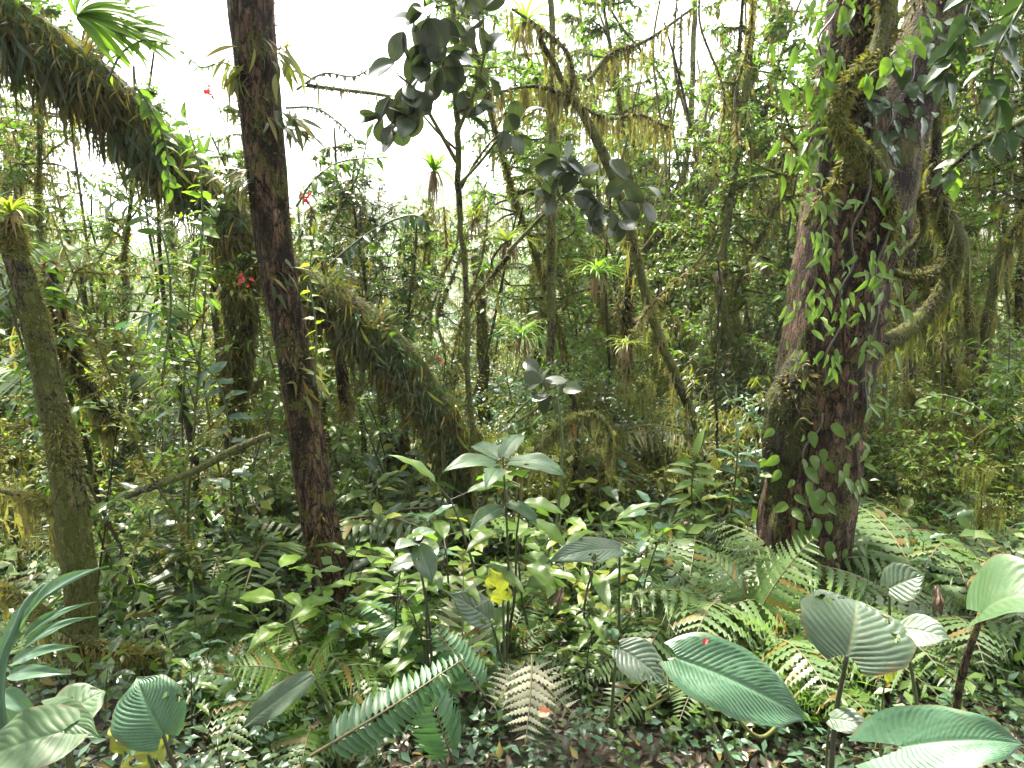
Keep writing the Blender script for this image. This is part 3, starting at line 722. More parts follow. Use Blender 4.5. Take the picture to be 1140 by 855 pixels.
topm = [fern_clump_mesh(50 + k, 90, L, strap2, mt, 1.6, .12, .5) for k, (L, mt) in enumerate([(.13, 'lf_mid'), (.09, 'fern_epi'), (.15, 'fern_epi')])]
flank = [fern_clump_mesh(60 + k, 110, L, strap, mt, 1.5, .12, -.6) for k, (L, mt) in enumerate([(.10, 'fern_epi'), (.085, 'moss_br'), (.09, 'lf_dark')])]
fr = np.linspace(0.20, 0.97, 24) + r.uniform(-.012, .012, 24)
for k, tt in enumerate(fr):
    i = int(tt * (len(path) - 1)); dvec = nrm(path[min(i + 2, len(path) - 1)] - path[i - 2])
    p = path[i] - np.array([0, 0, rad[i] * .55]) + np.array([0, -rad[i] * .4, 0])
    t = thing('hanging_fern', p, 'drooping curtain of strap-leaved fern hanging under the arching mossy trunk', 'epiphyte', group='ferns hanging under the arching trunk', rz=r.uniform(-.3, .3))
    t.scale = [float(x) for x in (r.uniform(.7, 1.2), 1, r.uniform(.5, 1.25))]; objm('fronds', hang[int(r.integers(3))], t)
    for q in range(2):
        ii = min(i + 1 + 2 * q, len(path) - 1); p = path[ii] + np.array([0, -rad[ii] * .85, rad[ii] * (-.1 + .4 * q)])
        t = thing('hanging_fern', p, 'small brownish fern tuft on the flank of the arching mossy trunk', 'epiphyte', group='fern tufts on the flank of the arching trunk', rz=r.uniform(-.3, .3))
        objm('fronds', flank[int(r.integers(3))], t)
    if k % 2 == 0:
        p = path[i] + np.array([0, -rad[i] * .3, rad[i] * .7])
        t = thing('perching_fern', p, 'small leafy fern tuft perched on top of the arching mossy trunk', 'epiphyte', group='leafy tufts on top of the arching trunk', rz=r.uniform(0, 6))
        objm('fronds', topm[int(r.integers(3))], t)

# ---- thick mossy post-like trunk at the left edge
r = np.random.default_rng(41)
path, rad = pxpath([(100, 800, 2.6, 25), (94, 720, 2.6, 27), (86, 620, 2.6, 33), (72, 520, 2.62, 30), (55, 430, 2.65, 28), (38, 350, 2.68, 26), (20, 290, 2.7, 23), (8, 250, 2.72, 20)], 60)
path, rad = rooted(path, rad, 1.3); org = base_at(path[0]); org[2] += .08
post = thing('mossy_tree', org, None, 'tree', label='leaning mossy trunk that ends in a spiky bromeliad near the left edge')
mb = MB(); inf = tube(mb, path, rad, 30, 0.22, r, 0.10); mb.build('trunk', M['bark_moss'], post, org)
ms = MB(); mossy(ms, inf, 9000, 0.02, r, .45, 0, 1, bias=(1, -.3, 0)); ms.build('moss', M['moss'], post, org)

# ---- leaning lichen trunk, straight slender trunk etc.
def slim(label, pts, mat, moss=0, msize=.02, beard=0, seed=0, name='slender_tree', sides=14, root=True, mossmat='moss', bl=.25, extra=None, cat='tree', ridge=.04):
    r = np.random.default_rng(seed); a, b = pxpath([(q[0], q[1], q[2], q[3] * (.78 if q[3] > 7 else 1)) for q in pts], 60); msize = msize * .8
    nz = np.cumsum(r.normal(0, 1, (60, 3)), 0); nz = nz - np.linspace(0, 1, 60)[:, None] * nz[-1]; a = a + nz * [.004, .004, 0] * (1 + b[:, None] * 8)
    if root: a, b = rooted(a, b, 1.25)
    org = np.array(a[0]); 
    if root: org[2] += .08
    t = thing(name, org, None, cat, label=label)
    mb = MB(); inf = tube(mb, a, b, sides, .14, r, ridge); mb.build('trunk' if cat == 'tree' else 'stem', M[mat], t, org)
    if moss:
        ms = MB(); mossy(ms, inf, moss, msize, r, .5); ms.build('moss', M[mossmat], t, org)
    if beard:
        bd = MB(); beards(bd, a[len(a) // 4:], r, beard, bl, .03, .9); bd.build('hanging_moss', M['beard'], t, org)
    return t, inf, org
lean, inf_lean, org_lean = slim('lichen-spotted trunk leaning up to the left from behind the ferns, right of centre', [(815, 640, 4.9, 16), (800, 545, 4.9, 15), (779, 480, 4.9, 14), (755, 425, 4.88, 13), (733, 370, 4.85, 13), (712, 300, 4.8, 13), (694, 230, 4.75, 14), (668, 165, 4.7, 14), (640, 110, 4.65, 12), (625, 85, 4.62, 9), (600, 40, 4.6, 6)], 'bark_grey', 3000, .022, 60, 51)
slim('straight dark slender trunk rising through the middle of the forest', [(609, 640, 5.6, 11), (611, 505, 5.6, 13), (613, 400, 5.6, 12), (616, 300, 5.6, 12), (618, 240, 5.6, 12), (617, 100, 5.6, 10), (610, -60, 5.6, 8)], 'bark_grey', 1800, .025, 0, 52)
thin, inf_thin, org_thin = slim('thin pole-like stem carrying dark round leaves against the white sky', [(530, 640, 4.0, 7), (524, 480, 4.0, 8), (519, 330, 4.0, 8), (511, 250, 4.0, 8), (506, 170, 4.0, 7), (503, 90, 4.0, 7), (501, 20, 4.0, 6), (500, -60, 4.0, 6)], 'bark_grey', 900, .016, 0, 53)
slim('tall thin smooth trunk climbing out of frame left of the big forked trunk', [(832, 620, 5.8, 9), (828, 470, 5.8, 10), (818, 390, 5.8, 11), (800, 320, 5.8, 10), (808, 250, 5.8, 10), (823, 160, 5.8, 10), (836, 60, 5.8, 10), (843, -60, 5.8, 10)], 'bark_grey', 1400, .02, 0, 54)
slim('short mossy snag behind the thin pole-like stem', [(536, 620, 7.2, 18), (536, 480, 7.2, 17), (535, 380, 7.2, 16), (534, 330, 7.2, 16), (530, 285, 7.2, 14)], 'bark_moss', 2500, .05, 40, 55)
slim('brown furrowed trunk standing behind the looping mossy branch', [(1010, 600, 5.2, 18), (1012, 400, 5.2, 17), (1015, 290, 5.2, 16), (1018, 200, 5.2, 15), (1022, 100, 5.2, 14), (1028, -60, 5.2, 13)], 'bark_brown', 1200, .03, 0, 56)
slim('grey thin trunk with a bend among the trees right of centre', [(742, 600, 9, 9), (744, 400, 9, 9), (747, 300, 9, 9), (757, 220, 9, 8), (768, 150, 9, 7), (772, 40, 9, 6), (775, -60, 9, 6)], 'bark_grey', 600, .04, 30, 57)
slim('yellow-mossed crooked trunk beyond the looping branch', [(1084, 560, 5.4, 15), (1084, 420, 5.4, 16), (1090, 385, 5.4, 16), (1080, 340, 5.4, 11), (1075, 290, 5.4, 9), (1060, 240, 5.4, 8)], 'bark_moss', 3000, .03, 60, 58, mossmat='moss')
slim('mossy trunk forking up to the right edge beyond the looping branch', [(1092, 560, 5.5, 14), (1094, 410, 5.5, 13), (1100, 340, 5.5, 13), (1112, 290, 5.5, 14), (1135, 250, 5.5, 15), (1165, 215, 5.5, 15), (1200, 180, 5.5, 13)], 'bark_moss', 3500, .035, 160, 59)
slim('very thin dark upright stem with small leaves left of the burl', [(795, 600, 4.6, 3), (795, 470, 4.6, 3), (797, 380, 4.6, 3), (799, 290, 4.6, 2)], 'bark_dark', 0, 0, 0, 60, 'sapling', 6)
slim('dark straight stake-like stem below the moss-laden twig', [(640, 600, 4.4, 7), (637, 530, 4.4, 7), (636, 470, 4.4, 7), (635, 425, 4.4, 5)], 'bark_dark', 0, 0, 0, 61, 'sapling', 8)
slim('dark-stemmed tree with dripping moss behind the leaning mossy trunk', [(255, 600, 5.5, 12), (250, 500, 5.5, 10), (246, 420, 5.5, 10), (240, 330, 5.5, 10), (232, 200, 5.5, 9)], 'bark_dark', 1500, .04, 60, 62)
for k, (pts, lb) in enumerate([
    ([(140, 553, 2.9, 7), (180, 538, 2.92, 9), (215, 525, 2.95, 8), (262, 500, 3.0, 9), (300, 484, 3.0, 7)], 'straight fallen branch propped across the undergrowth left of the brown trunk'),
    ([(0, 545, 2.9, 7), (30, 552, 2.85, 9), (60, 565, 2.8, 12), (78, 590, 2.78, 10)], 'curved yellow-mossed branch meeting the leaning mossy trunk'),
    ([(0, 655, 2.7, 9), (60, 690, 2.6, 12), (110, 720, 2.55, 13), (150, 730, 2.6, 10), (180, 738, 2.65, 6)], 'moss-bearded branch crossing the foot of the leaning mossy trunk'),
    ([(160, 655, 3.6, 6), (130, 600, 3.5, 7), (110, 560, 3.4, 7), (95, 490, 3.3, 6), (60, 400, 3.2, 5), (20, 360, 3.2, 4)], 'dark bent dead branch hanging right of the leaning mossy trunk'),
    ([(130, 480, 3.2, 10), (118, 455, 3.2, 15), (102, 435, 3.2, 16), (88, 415, 3.2, 13), (75, 380, 3.2, 8), (62, 340, 3.2, 5), (55, 290, 3.2, 5)], 'shaggy dark rotting branch dangling beside the leaning mossy trunk'),
    ([(242, 630, 3.9, 6), (222, 560, 3.9, 8), (215, 500, 3.9, 9), (200, 430, 3.9, 6), (186, 360, 3.9, 5), (178, 280, 3.9, 4), (176, 210, 3.9, 3)], 'slim dark sapling stem with large drooping leaves between the two left trunks'),
    ([(560, 545, 4.2, 4), (590, 512, 4.1, 5), (622, 478, 4.05, 5), (645, 463, 4.0, 6), (664, 462, 4.0, 6), (678, 480, 4.0, 5), (680, 508, 4.0, 3)], 'arched twig thickly furred with pale moss in the middle'),
    ([(600, 640, 3.4, 3), (618, 590, 3.4, 3), (626, 500, 3.4, 3), (620, 440, 3.4, 3)], 'thin leafy seedling stem under the moss-furred twig'),
    ([(490, 560, 5.2, 5), (448, 520, 5.3, 10), (430, 470, 5.35, 9), (422, 430, 5.4, 6), (425, 380, 5.4, 5)], 'crooked dark stem in the pale gap under the arching trunk'),
    ([(440, 600, 5.2, 6), (446, 520, 5.2, 8), (450, 470, 5.2, 6), (447, 420, 5.2, 5)], 'twisted dark stem beside the crooked one under the arching trunk'),
    ([(850, 560, 4.2, 2.5), (885, 475, 3.4, 2.5), (905, 472, 3.3, 2.5)], 'pale thin dead twig sticking out from the burl'),
    ([(985, 300, 4.5, 4), (990, 350, 4.5, 5), (988, 400, 4.5, 8), (985, 440, 4.5, 6), (984, 480, 4.5, 3)], 'tan hanging root club beside the big trunk'),
    ([(1000, 300, 4.9, 4), (1010, 420, 4.9, 4), (1006, 560, 4.9, 4)], 'thin vertical dangling root right of the big trunk'),
    ([(700, 250, 5.0, 8), (702, 300, 5.0, 9), (698, 350, 5.0, 10), (700, 395, 5.0, 8), (699, 420, 5.0, 3)], 'shaggy dangling dead root beside the leaning lichen trunk'),
    ([(890, 770, 2.2, 3), (850, 820, 2.1, 4), (810, 790, 2.1, 4), (770, 765, 2.2, 3), (720, 790, 2.3, 3)], 'pale dead stick lying in front of the quilted leaf'),
    ([(360, 290, 4.1, 6), (372, 360, 4.15, 8), (381, 420, 4.15, 13), (384, 450, 4.15, 12), (385, 465, 4.15, 6)], 'brown moss club dangling under the arching trunk')]):
    heavy = k in (1, 2, 4, 6, 12 + 1, 15)
    liana('mossy_branch' if heavy else 'bare_branch', pts, ['bark_grey', 'bark_moss', 'bark_moss', 'bark_dark', 'bark_dark', 'bark_dark', 'bark_moss', 'stem_green', 'bark_dark', 'bark_dark', 'twig', 'twig', 'twig', 'bark_dark', 'twig', 'bark_brown'][k], None, 'branch', lb,
          moss=[0, 2600, 2800, 200, 2200, 300, 3600, 0, 500, 500, 0, 800, 100, 2200, 0, 2200][k], msize=[.02, .018, .022, .03, .04, .02, .026, .02, .03, .03, .02, .03, .02, .05, .02, .045][k],
          mossmat=['moss', 'moss', 'moss', 'moss_dk', 'moss_dk', 'moss_dk', 'beard_y', 'moss', 'moss_dk', 'moss_dk', 'moss', 'beard', 'moss', 'moss_dk', 'moss', 'beard'][k],
          beard=[0, 30, 60, 20, 60, 0, 40, 0, 0, 0, 0, 0, 0, 50, 0, 0][k], r=np.random.default_rng(700 + k))

# ---- round thick leaves on side branches of the pole-like stem and the leaning trunk (as separate leafy branches)
CLU = leaf_t(9, 3, 0.64, 0.06, 0.15, 0.55, 0.55, curl=0.1)
clu_me = MB().add(*CLU).mesh('leaf', M['lf_clusia'])
clu_me2 = MB().add(*leaf_t(9, 3, 0.58, 0.15, 0.35, 0.55, 0.58, curl=0.0)).mesh('leaf', M['lf_clusia'])
def clusia(label, pts, leaves, seed, w=5, size=.16, up=None):
    r = np.random.default_rng(seed); a, b = pxpath([(x, y, d, w) for x, y, d in pts], 30)
    org = a[0]; t = thing('leafy_branch', org, None, 'branch', label=label)
    mb = MB(); tube(mb, a, b * np.linspace(1, .5, 30), 7, .1, r); 
    for (lx, ly, ld) in leaves:
        p = P(lx, ly, ld); i = int(np.argmin(np.linalg.norm(a - p, axis=1)))
        d = p - a[i]; L = np.linalg.norm(d)
        if L > 0.03: tube(mb, catmull([a[i], a[i] + d * .5 + [0, 0, -.02], p], 5), np.linspace(.005, .003, 5), 4)
        for q in range(int(r.integers(2, 5))):
            dd = nrm(nrm(d) * .5 + r.normal(0, .75, 3) * [1, .7, 1] + [0, 0, -.25]); uu = r.normal(0, .5, 3) + [0, -.5, 1]
            R = frames(dd[None], uu[None])[0]; s = size * r.uniform(.75, 1.2)
            objm('leaf', [clu_me, clu_me2][q % 2], t, M=Matrix.Translation(Vector(p - org)) @ Matrix([[*R[z] * s, 0] for z in range(3)] + [[0, 0, 0, 1]]))
    mb.build('stem', M['twig'], t, org)
clusia('branch of large dark round leaves against the white sky, lower cluster', [(508, 180, 3.98), (480, 130, 3.8), (462, 100, 3.7), (445, 85, 3.6)],
       [(440, 70, 3.6), (452, 95, 3.65), (425, 130, 3.7), (440, 118, 3.7), (455, 130, 3.7), (460, 100, 3.7), (470, 75, 3.7), (445, 140, 3.75), (478, 100, 3.75), (434, 108, 3.7), (462, 118, 3.75)], 61, size=.15)
clusia('branch of large dark round leaves beside the thin stem, at the top edge', [(504, 100, 3.98), (490, 60, 3.8), (478, 25, 3.7), (470, -10, 3.6)],
       [(470, 10, 3.6), (480, 0, 3.65), (460, 25, 3.65), (495, 20, 3.7), (485, 40, 3.7), (450, 35, 3.65), (465, 50, 3.7), (500, 60, 3.8), (490, 75, 3.8), (515, 15, 3.75), (478, 20, 3.6), (520, -5, 3.7)], 62, size=.17)
clusia('branch of dark round leaves reaching right from the thin stem', [(508, 150, 3.98), (525, 110, 3.85), (535, 80, 3.8), (540, 50, 3.75)],
       [(535, 30, 3.75), (540, 60, 3.8), (525, 55, 3.8), (545, 85, 3.8), (520, 85, 3.85), (535, 100, 3.85), (530, 120, 3.9), (515, 100, 3.9), (520, 130, 3.9), (538, 10, 3.7)], 63, size=.16)
clusia('small bunch of round leaves by the bare fork of the thin stem', [(512, 205, 3.98), (535, 180, 3.95), (555, 155, 3.9), (572, 140, 3.85)],
       [(560, 145, 3.85), (572, 138, 3.85), (585, 125, 3.85), (575, 150, 3.85)], 64, size=.12, w=4)
clusia('hanging cluster of dark round leaves beside the leaning lichen trunk', [(566, 280, 4.3), (590, 255, 4.25), (612, 232, 4.2), (640, 205, 4.15), (665, 200, 4.1)],
       [(620, 175, 4.1), (632, 180, 4.1), (645, 195, 4.1), (622, 200, 4.1), (615, 220, 4.15), (640, 215, 4.1), (650, 210, 4.1), (655, 235, 4.1), (668, 225, 4.1), (662, 240, 4.1), (640, 190, 4.1)], 65, size=.15)
clusia('cluster of round leaves on the leaning lichen trunk, one held out flat', [(700, 235, 4.7), (702, 215, 4.5), (705, 205, 4.4)],
       [(698, 200, 4.4), (720, 208, 4.4), (715, 225, 4.4), (690, 225, 4.4), (690, 245, 4.4), (680, 235, 4.4)], 66, size=.165)
clusia('few flat round leaves on a mid-height twig crossing the straight slender trunk', [(575, 470, 4.0), (598, 455, 4.0), (612, 445, 3.95), (625, 438, 3.9)],
       [(600, 415, 4.0), (612, 438, 3.95), (628, 432, 3.9), (604, 425, 3.95)], 67, size=.13, w=4)
# moss beard on the mid twigs of the leaning trunk
for k, (pts, lb) in enumerate([([(640, 112, 4.65, 6), (608, 98, 4.6, 5), (580, 97, 4.6, 3), (552, 104, 4.6, 2)], 'moss-bearded branch reaching from the leaning lichen trunk to the round leaves'),
                               ([(648, 120, 4.66, 5), (680, 132, 4.8, 4), (712, 128, 4.9, 3), (745, 142, 5.0, 2)], 'moss-bearded branch sticking out behind the leaning lichen trunk'),
                               ([(655, 90, 4.6, 5), (680, 60, 4.7, 5), (720, 45, 4.8, 4), (770, 10, 4.9, 3)], 'upper moss-bearded branch above the leaning lichen trunk'),
                               ([(640, 100, 4.6, 6), (632, 60, 4.6, 5), (600, 30, 4.6, 4), (570, 10, 4.6, 3)], 'moss-bearded branch slanting over the straight slender trunk'),
                               ([(566, 285, 4.35, 6), (550, 305, 4.4, 6), (530, 330, 4.45, 5), (520, 345, 4.5, 4)], 'bare thin branch joining the hanging round leaves to the snag'),
                               ([(340, 95, 6.0, 5), (380, 100, 6.0, 4), (420, 105, 6.0, 4), (460, 112, 6.0, 2)], 'bare twig crossing the white sky right of the brown trunk'),
                               ([(512, 170, 4.0, 3), (490, 150, 4.0, 3), (468, 125, 4.0, 2)], 'short dead twig on the thin stem'),
                               ([(513, 210, 4.0, 3), (530, 180, 4.0, 3), (555, 150, 4.0, 2), (600, 120, 4.0, 2)], 'long forked twig rising from the thin stem')]):
    liana('mossy_branch' if k < 4 else 'bare_branch', pts, 'bark_grey', None, 'branch', lb, moss=[900, 900, 700, 700, 100, 300, 0, 0][k], msize=.03, mossmat='moss_dk', beard=[60, 60, 45, 45, 0, 12, 0, 0][k], n=30, sides=7, r=np.random.default_rng(800 + k))

# ================================================================== BACKGROUND TREES
def make_tree(seed, H, lo, size, tmpl, matl, nb=46, blen=1.3, r0=.075, lpt=16, bark='bark_moss', moss=5000, beard=170, sub=5, mossmat='moss', beardmat='beard', droop=.35):
    r = np.random.default_rng(seed); tr, fo, ms, bd = MB(), MB(), MB(), MB()
    p = branch_path(r, (0, 0, -.3), (r.normal(0, .06), r.normal(0, .06), 1), H, 26, .10, .12)
    inf = tube(tr, p, np.linspace(r0, r0 * .25, 26) , 10, .15, r)
    mossy(ms, inf, moss, .06, r, .6, 0, .85)
    ends = []
    for b in range(nb):
        t = lo + (1 - lo) * (b + r.random()) / nb; i0 = min(int(t * 25), 24)
        a = r.uniform(0, 2 * PI); L = blen * r.uniform(.5, 1.2) * (1.15 - .75 * (t - lo) / (1 - lo))
        q = branch_path(r, p[i0], (math.cos(a), math.sin(a), r.uniform(-.1, .7)), L, 9, .3, -.05)
        inf = tube(tr, q, np.linspace(r0 * .28, r0 * .06, 9), 5, .1, r, cap=False); ends.append(q[1:])
        mossy(ms, inf, moss // 60, .05, r, .8)
        leaves_on(fo, q, r, lpt, size, tmpl, .35, droop)
        for s2 in range(sub):
            q2 = branch_path(r, q[r.integers(3, 8)], nrm(q[-1] - q[0]) + r.normal(0, .7, 3), L * .5, 6, .35, -.05)
            tube(tr, q2, np.linspace(r0 * .1, r0 * .04, 6), 3, cap=False)
            leaves_on(fo, q2, r, max(5, int(lpt * .75)), size, tmpl, .1, droop)
    beards(bd, np.vstack(ends), r, beard, .36, .05, 1.6)
    t = bpy.data.objects.new('forest_tree', None); col.objects.link(t); t['category'] = 'tree'; t['group'] = 'slender mossy trees filling the forest behind'
    tr.build('trunk', M[bark], t); fo.build('crown', M[matl], t); ms.build('moss', M[mossmat], t); bd.build('hanging_moss', M[beardmat], t)
    return t, H
TREES = [make_tree(101, 9, .42, .12, LO_OV, 'lf_mid'), make_tree(102, 9, .35, .10, LO_OV, 'lf_olive', nb=54, beard=300, blen=1.2),
         make_tree(103, 9, .5, .13, LO_NAR, 'lf_bright', blen=1.5), make_tree(104, 9, .3, .09, LO_OV, 'lf_pale', nb=56, sub=5, beard=200, blen=1.1, bark='bark_grey'),
         make_tree(105, 9, .6, .12, LO_OV, 'lf_dark', nb=40, blen=1.6, bark='bark_brown', beard=300), make_tree(106, 9, .25, .08, LO_OV, 'lf_yel', nb=60, blen=1.0, sub=5, beardmat='beard_y', beard=300),
         make_tree(107, 9, .7, .10, LO_OV, 'lf_mid', nb=22, blen=.9, sub=2, beard=200, bark='bark_grey')]
TD = ['mid-green leafy tree', 'olive moss-draped tree', 'bright narrow-leaved tree', 'pale-leaved grey tree', 'dark-crowned brown tree', 'yellow-mossed tree', 'bare-stemmed mossy tree']
used = [False] * len(TREES)
def put_tree(k, px, Y, top_py, desc=None):
    root, H = TREES[k]; b = gp(px, Y)
    ztop = P(px, top_py, Y)[2]; s = max(.28, (ztop - b[2]) / H)
    rz = float(rng.uniform(0, 6.28)); tl = (float(rng.normal(0, .04)), float(rng.normal(0, .04)))
    if not used[k]:
        used[k] = True; o = root; o.location = b; o.rotation_euler = (tl[0], tl[1], rz); o.scale = (s, s, s); AUTO.append((o, desc or TD[k]))
    else: o = dup(root, b, rz, s, desc or TD[k], tl)
    return o
def skyline(px):
    xs = [-250, 150, 200, 330, 350, 460, 480, 610, 640, 700, 760, 860, 1400]
    ys = [-60, -40, 170, 170, 110, 150, 250, 235, -40, -30, -40, -60, -80]
    return float(np.interp(px, xs, ys))
# placed by hand: the crowns that frame the sky
for k, px, Y, top in [(0, 650, 6.2, -70), (3, 705, 6.6, -50), (0, 765, 6.3, -90), (3, 820, 6.6, -60), (0, 590, 7.5, -40), (4, 1105, 5.6, -70), (0, 1000, 6.2, -90), (3, 1075, 5.8, -60), (3, 205, 6.5, 90), (0, 165, 5.6, 60), (3, 345, 7.0, 95), (0, 385, 5.3, 128), (4, 425, 5.2, 165), (0, 352, 5.6, 150), (0, 455, 5.8, 215), (4, 400, 6.0, 200), (0, 395, 7.5, 125), (0, 440, 8.5, 165), (4, 365, 8.5, 160), (0, 700, 9.0, -60), (0, 760, 10, -70), (2, 610, 11, 60), (0, 830, 9.5, -60), (3, 880, 9, -80),
                      (1, 800, 8, 60), (6, 690, 7.6, 200), (6, 745, 8.4, 170), (6, 575, 9.5, 215), (6, 770, 7, 100), (5, 1060, 8, 120), (5, 1120, 7.5, 160), (3, 1100, 9.5, -60), (0, 1010, 9, -60), (1, 1150, 9, -40),
                      (2, 1180, 8, 20), (4, 1130, 10, -80), (1, 60, 7, 90), (3, 120, 8, 120), (0, 20, 8, -40), (5, 150, 7.5, 230), (1, 210, 8, 210), (3, 250, 9, 190), (1, 460, 10, 215), (3, 500, 11, 240), (1, 560, 12, 245), (5, 590, 9, 290), (3, 480, 8, 330),
                      (6, 470, 9, 190), (6, 845, 8, 130), (5, 640, 8.5, 300), (1, 860, 10, 100), (0, 790, 13, -30), (3, 720, 14, -10), (0, 660, 15, 20), (0, 730, 7.5, -120), (0, 640, 8.5, -90), (0, 880, 7.5, -120), (4, 1090, 7, -120), (0, 1160, 6.5, -100), (0, 1040, 7.5, -140), (5, 30, 6, 60), (0, 100, 7, -20), (4, 10, 7.5, -90)]:
    put_tree(k, px, Y, top)
for q in range(36):
    Y = float(10 + 24 * rng.random() ** 1.2); px = float(rng.uniform(-160, 1300)); k = int(rng.choice([0, 1, 2, 3, 5, 5, 6, 1, 3]))
    top = skyline(px) + float(rng.uniform(30, 300)) + (120 if 600 < px < 860 else 0)
    if 170 < px < 620: top = max(top, skyline(px) + 60 + float(rng.uniform(0, 90)))
    put_tree(k, px, Y, top)

for q in range(34):
    Y = float(5.5 + 9 * rng.random()); px = float(rng.uniform(-40, 1180)); k = int(rng.choice([6, 6, 1, 5])); top = skyline(px) + float(rng.uniform(10, 160))
    put_tree(k, px, Y, top)
# ================================================================== SHRUBS
def pack(name, cat, group, parts):
    t = bpy.data.objects.new(name, None); col.objects.link(t); t['category'] = cat; t['group'] = group
    for n, mb, mt in parts:
        if mb.n: mb.build(n, M[mt], t)
    return t
def mk_shrub(seed, desc, matl, stemm='twig', mossm='moss', beard=0, name='shrub', cat='shrub', **kw):
    r = np.random.default_rng(seed); f, s, m = shrub(r, **kw)
    parts = [('foliage', f, matl), ('stem', s, stemm), ('moss', m, mossm)]
    if beard:
        b = MB(); V = np.concatenate(s.V); V = V[V[:, 2] > .35 * kw['height']]; beards(b, V[r.integers(0, len(V), 400)], r, beard, .25, .02, 1.2); parts.append(('hanging_moss', b, 'beard_y'))
    return [pack(name, cat, desc + 's of the understorey', parts), desc, kw['height'], False]
SH = [mk_shrub(201, 'broad-leaved mid-green shrub', 'lf_mid', height=2.2, nstem=5, spread=.35, nbr=9, size=.13, tmpl=MID_OV, lpt=9, blen=.7, sub=1),
      mk_shrub(202, 'mossy tangled shrub', 'lf_yel', height=2.4, nstem=7, spread=.4, nbr=12, size=.055, tmpl=LO_OV, lpt=10, blen=.8, moss=1.6, beard=260, wander=.45),
      mk_shrub(203, 'glossy pale-leaved shrub', 'lf_pale', height=1.8, nstem=6, spread=.5, nbr=8, size=.13, tmpl=MID_LAN, lpt=10, blen=.6, sub=1),
      mk_shrub(204, 'small-leaved dense dark shrub', 'lf_dark', height=2.0, nstem=7, spread=.4, nbr=13, size=.06, tmpl=LO_OV, lpt=12, blen=.7, sub=3),
      mk_shrub(205, 'bright fine-leaved shrub', 'lf_bright', height=2.0, nstem=6, spread=.45, nbr=12, size=.06, tmpl=LO_OV, lpt=12, blen=.7, sub=2),
      mk_shrub(206, 'thin-leaved bamboo-like shrub', 'lf_olive', stemm='stem_green', height=2.6, nstem=10, spread=.3, nbr=10, size=.13, tmpl=LO_NAR, lpt=9, blen=.5, droop=.8, thick=.008),
      mk_shrub(207, 'moss-hung leafless shrub', 'lf_olive', height=2.6, nstem=7, spread=.4, nbr=12, size=.04, tmpl=LO_OV, lpt=4, blen=.9, moss=2.6, beard=600, wander=.5, mossm='moss'),
      mk_shrub(208, 'blue-green leafy shrub', 'lf_blue', height=1.6, nstem=7, spread=.5, nbr=9, size=.085, tmpl=MID_OV, lpt=10, blen=.55)]
def put(entry, px, Y, H=None, zoff=0.0, sink=0):
    root, desc, h0, was = entry; b = gp(px, Y); s = (H or h0) / h0; rz = float(rng.uniform(0, 6.28)); b = b - [0, 0, sink]
    if not was:
        entry[3] = True; root.location = b; root.rotation_euler = (0, 0, rz); root.scale = (s, s, s); AUTO.append((root, desc)); return root
    return dup(root, b, rz, s, desc)
def pick(ws): return int(rng.choice(len(ws), p=np.array(ws) / sum(ws)))
for q in range(225):
    Y = float(4.5 + 12 * rng.random() ** 1.2); px = float(rng.uniform(-120, 1260))
    wts = [1.4, 1.8, 1.2, .7, 2.2, 1.2, 1.2, .8] if px < 860 else [1.2, 4.0, 1.2, .3, 3.0, .3, 2.6, .5]
    H = float(rng.uniform(.55, 1.1)) * (1.5 + .16 * Y)
    if px > 940: H *= 0.95
    if 380 < px < 500 and Y < 9: H *= .6
    if Y < 6: H = min(H, 1.45 if px < 900 else 1.7)
    if 230 < px < 520 and Y < 6.5: H = min(H, .85)
    put(SH[pick(wts)], px, Y, H)

# ================================================================== SAPLINGS
SA = [mk_shrub(251, 'leafy mid-green sapling', 'lf_mid', stemm='stem_dark', name='sapling', cat='sapling', height=3.0, nstem=1, spread=.04, nbr=24, size=.11, tmpl=MID_OV, lpt=7, blen=.38, sub=1, thick=.013),
      mk_shrub(252, 'bright small-leaved sapling', 'lf_bright', name='sapling', cat='sapling', height=3.0, nstem=1, spread=.06, nbr=30, size=.065, tmpl=LO_OV, lpt=9, blen=.45, sub=2, thick=.012),
      mk_shrub(253, 'drooping long-leaved sapling', 'lf_pale', stemm='stem_dark', name='sapling', cat='sapling', height=3.0, nstem=1, spread=.05, nbr=18, size=.17, tmpl=MID_LAN, lpt=6, blen=.34, sub=0, thick=.012, droop=.7),
      mk_shrub(254, 'moss-coated crooked sapling', 'lf_olive', stemm='bark_dark', name='sapling', cat='sapling', height=3.0, nstem=2, spread=.12, nbr=20, size=.06, tmpl=LO_OV, lpt=6, blen=.55, sub=2, thick=.016, moss=3.0, beard=260, wander=.5),
      mk_shrub(255, 'thin bare-stemmed sapling', 'lf_dark', stemm='bark_dark', name='sapling', cat='sapling', height=3.0, nstem=2, spread=.10, nbr=9, size=.10, tmpl=MID_OV, lpt=6, blen=.4, sub=1, thick=.012),
      mk_shrub(256, 'yellow-green bushy sapling', 'lf_yel', name='sapling', cat='sapling', height=3.0, nstem=2, spread=.10, nbr=26, size=.055, tmpl=LO_OV, lpt=9, blen=.5, sub=2, thick=.012, moss=1.0)]
def put_sap(k, px, Y, top):
    b = gp(px, Y); put(SA[k], px, Y, max(.8, P(px, top, Y)[2] - b[2]))
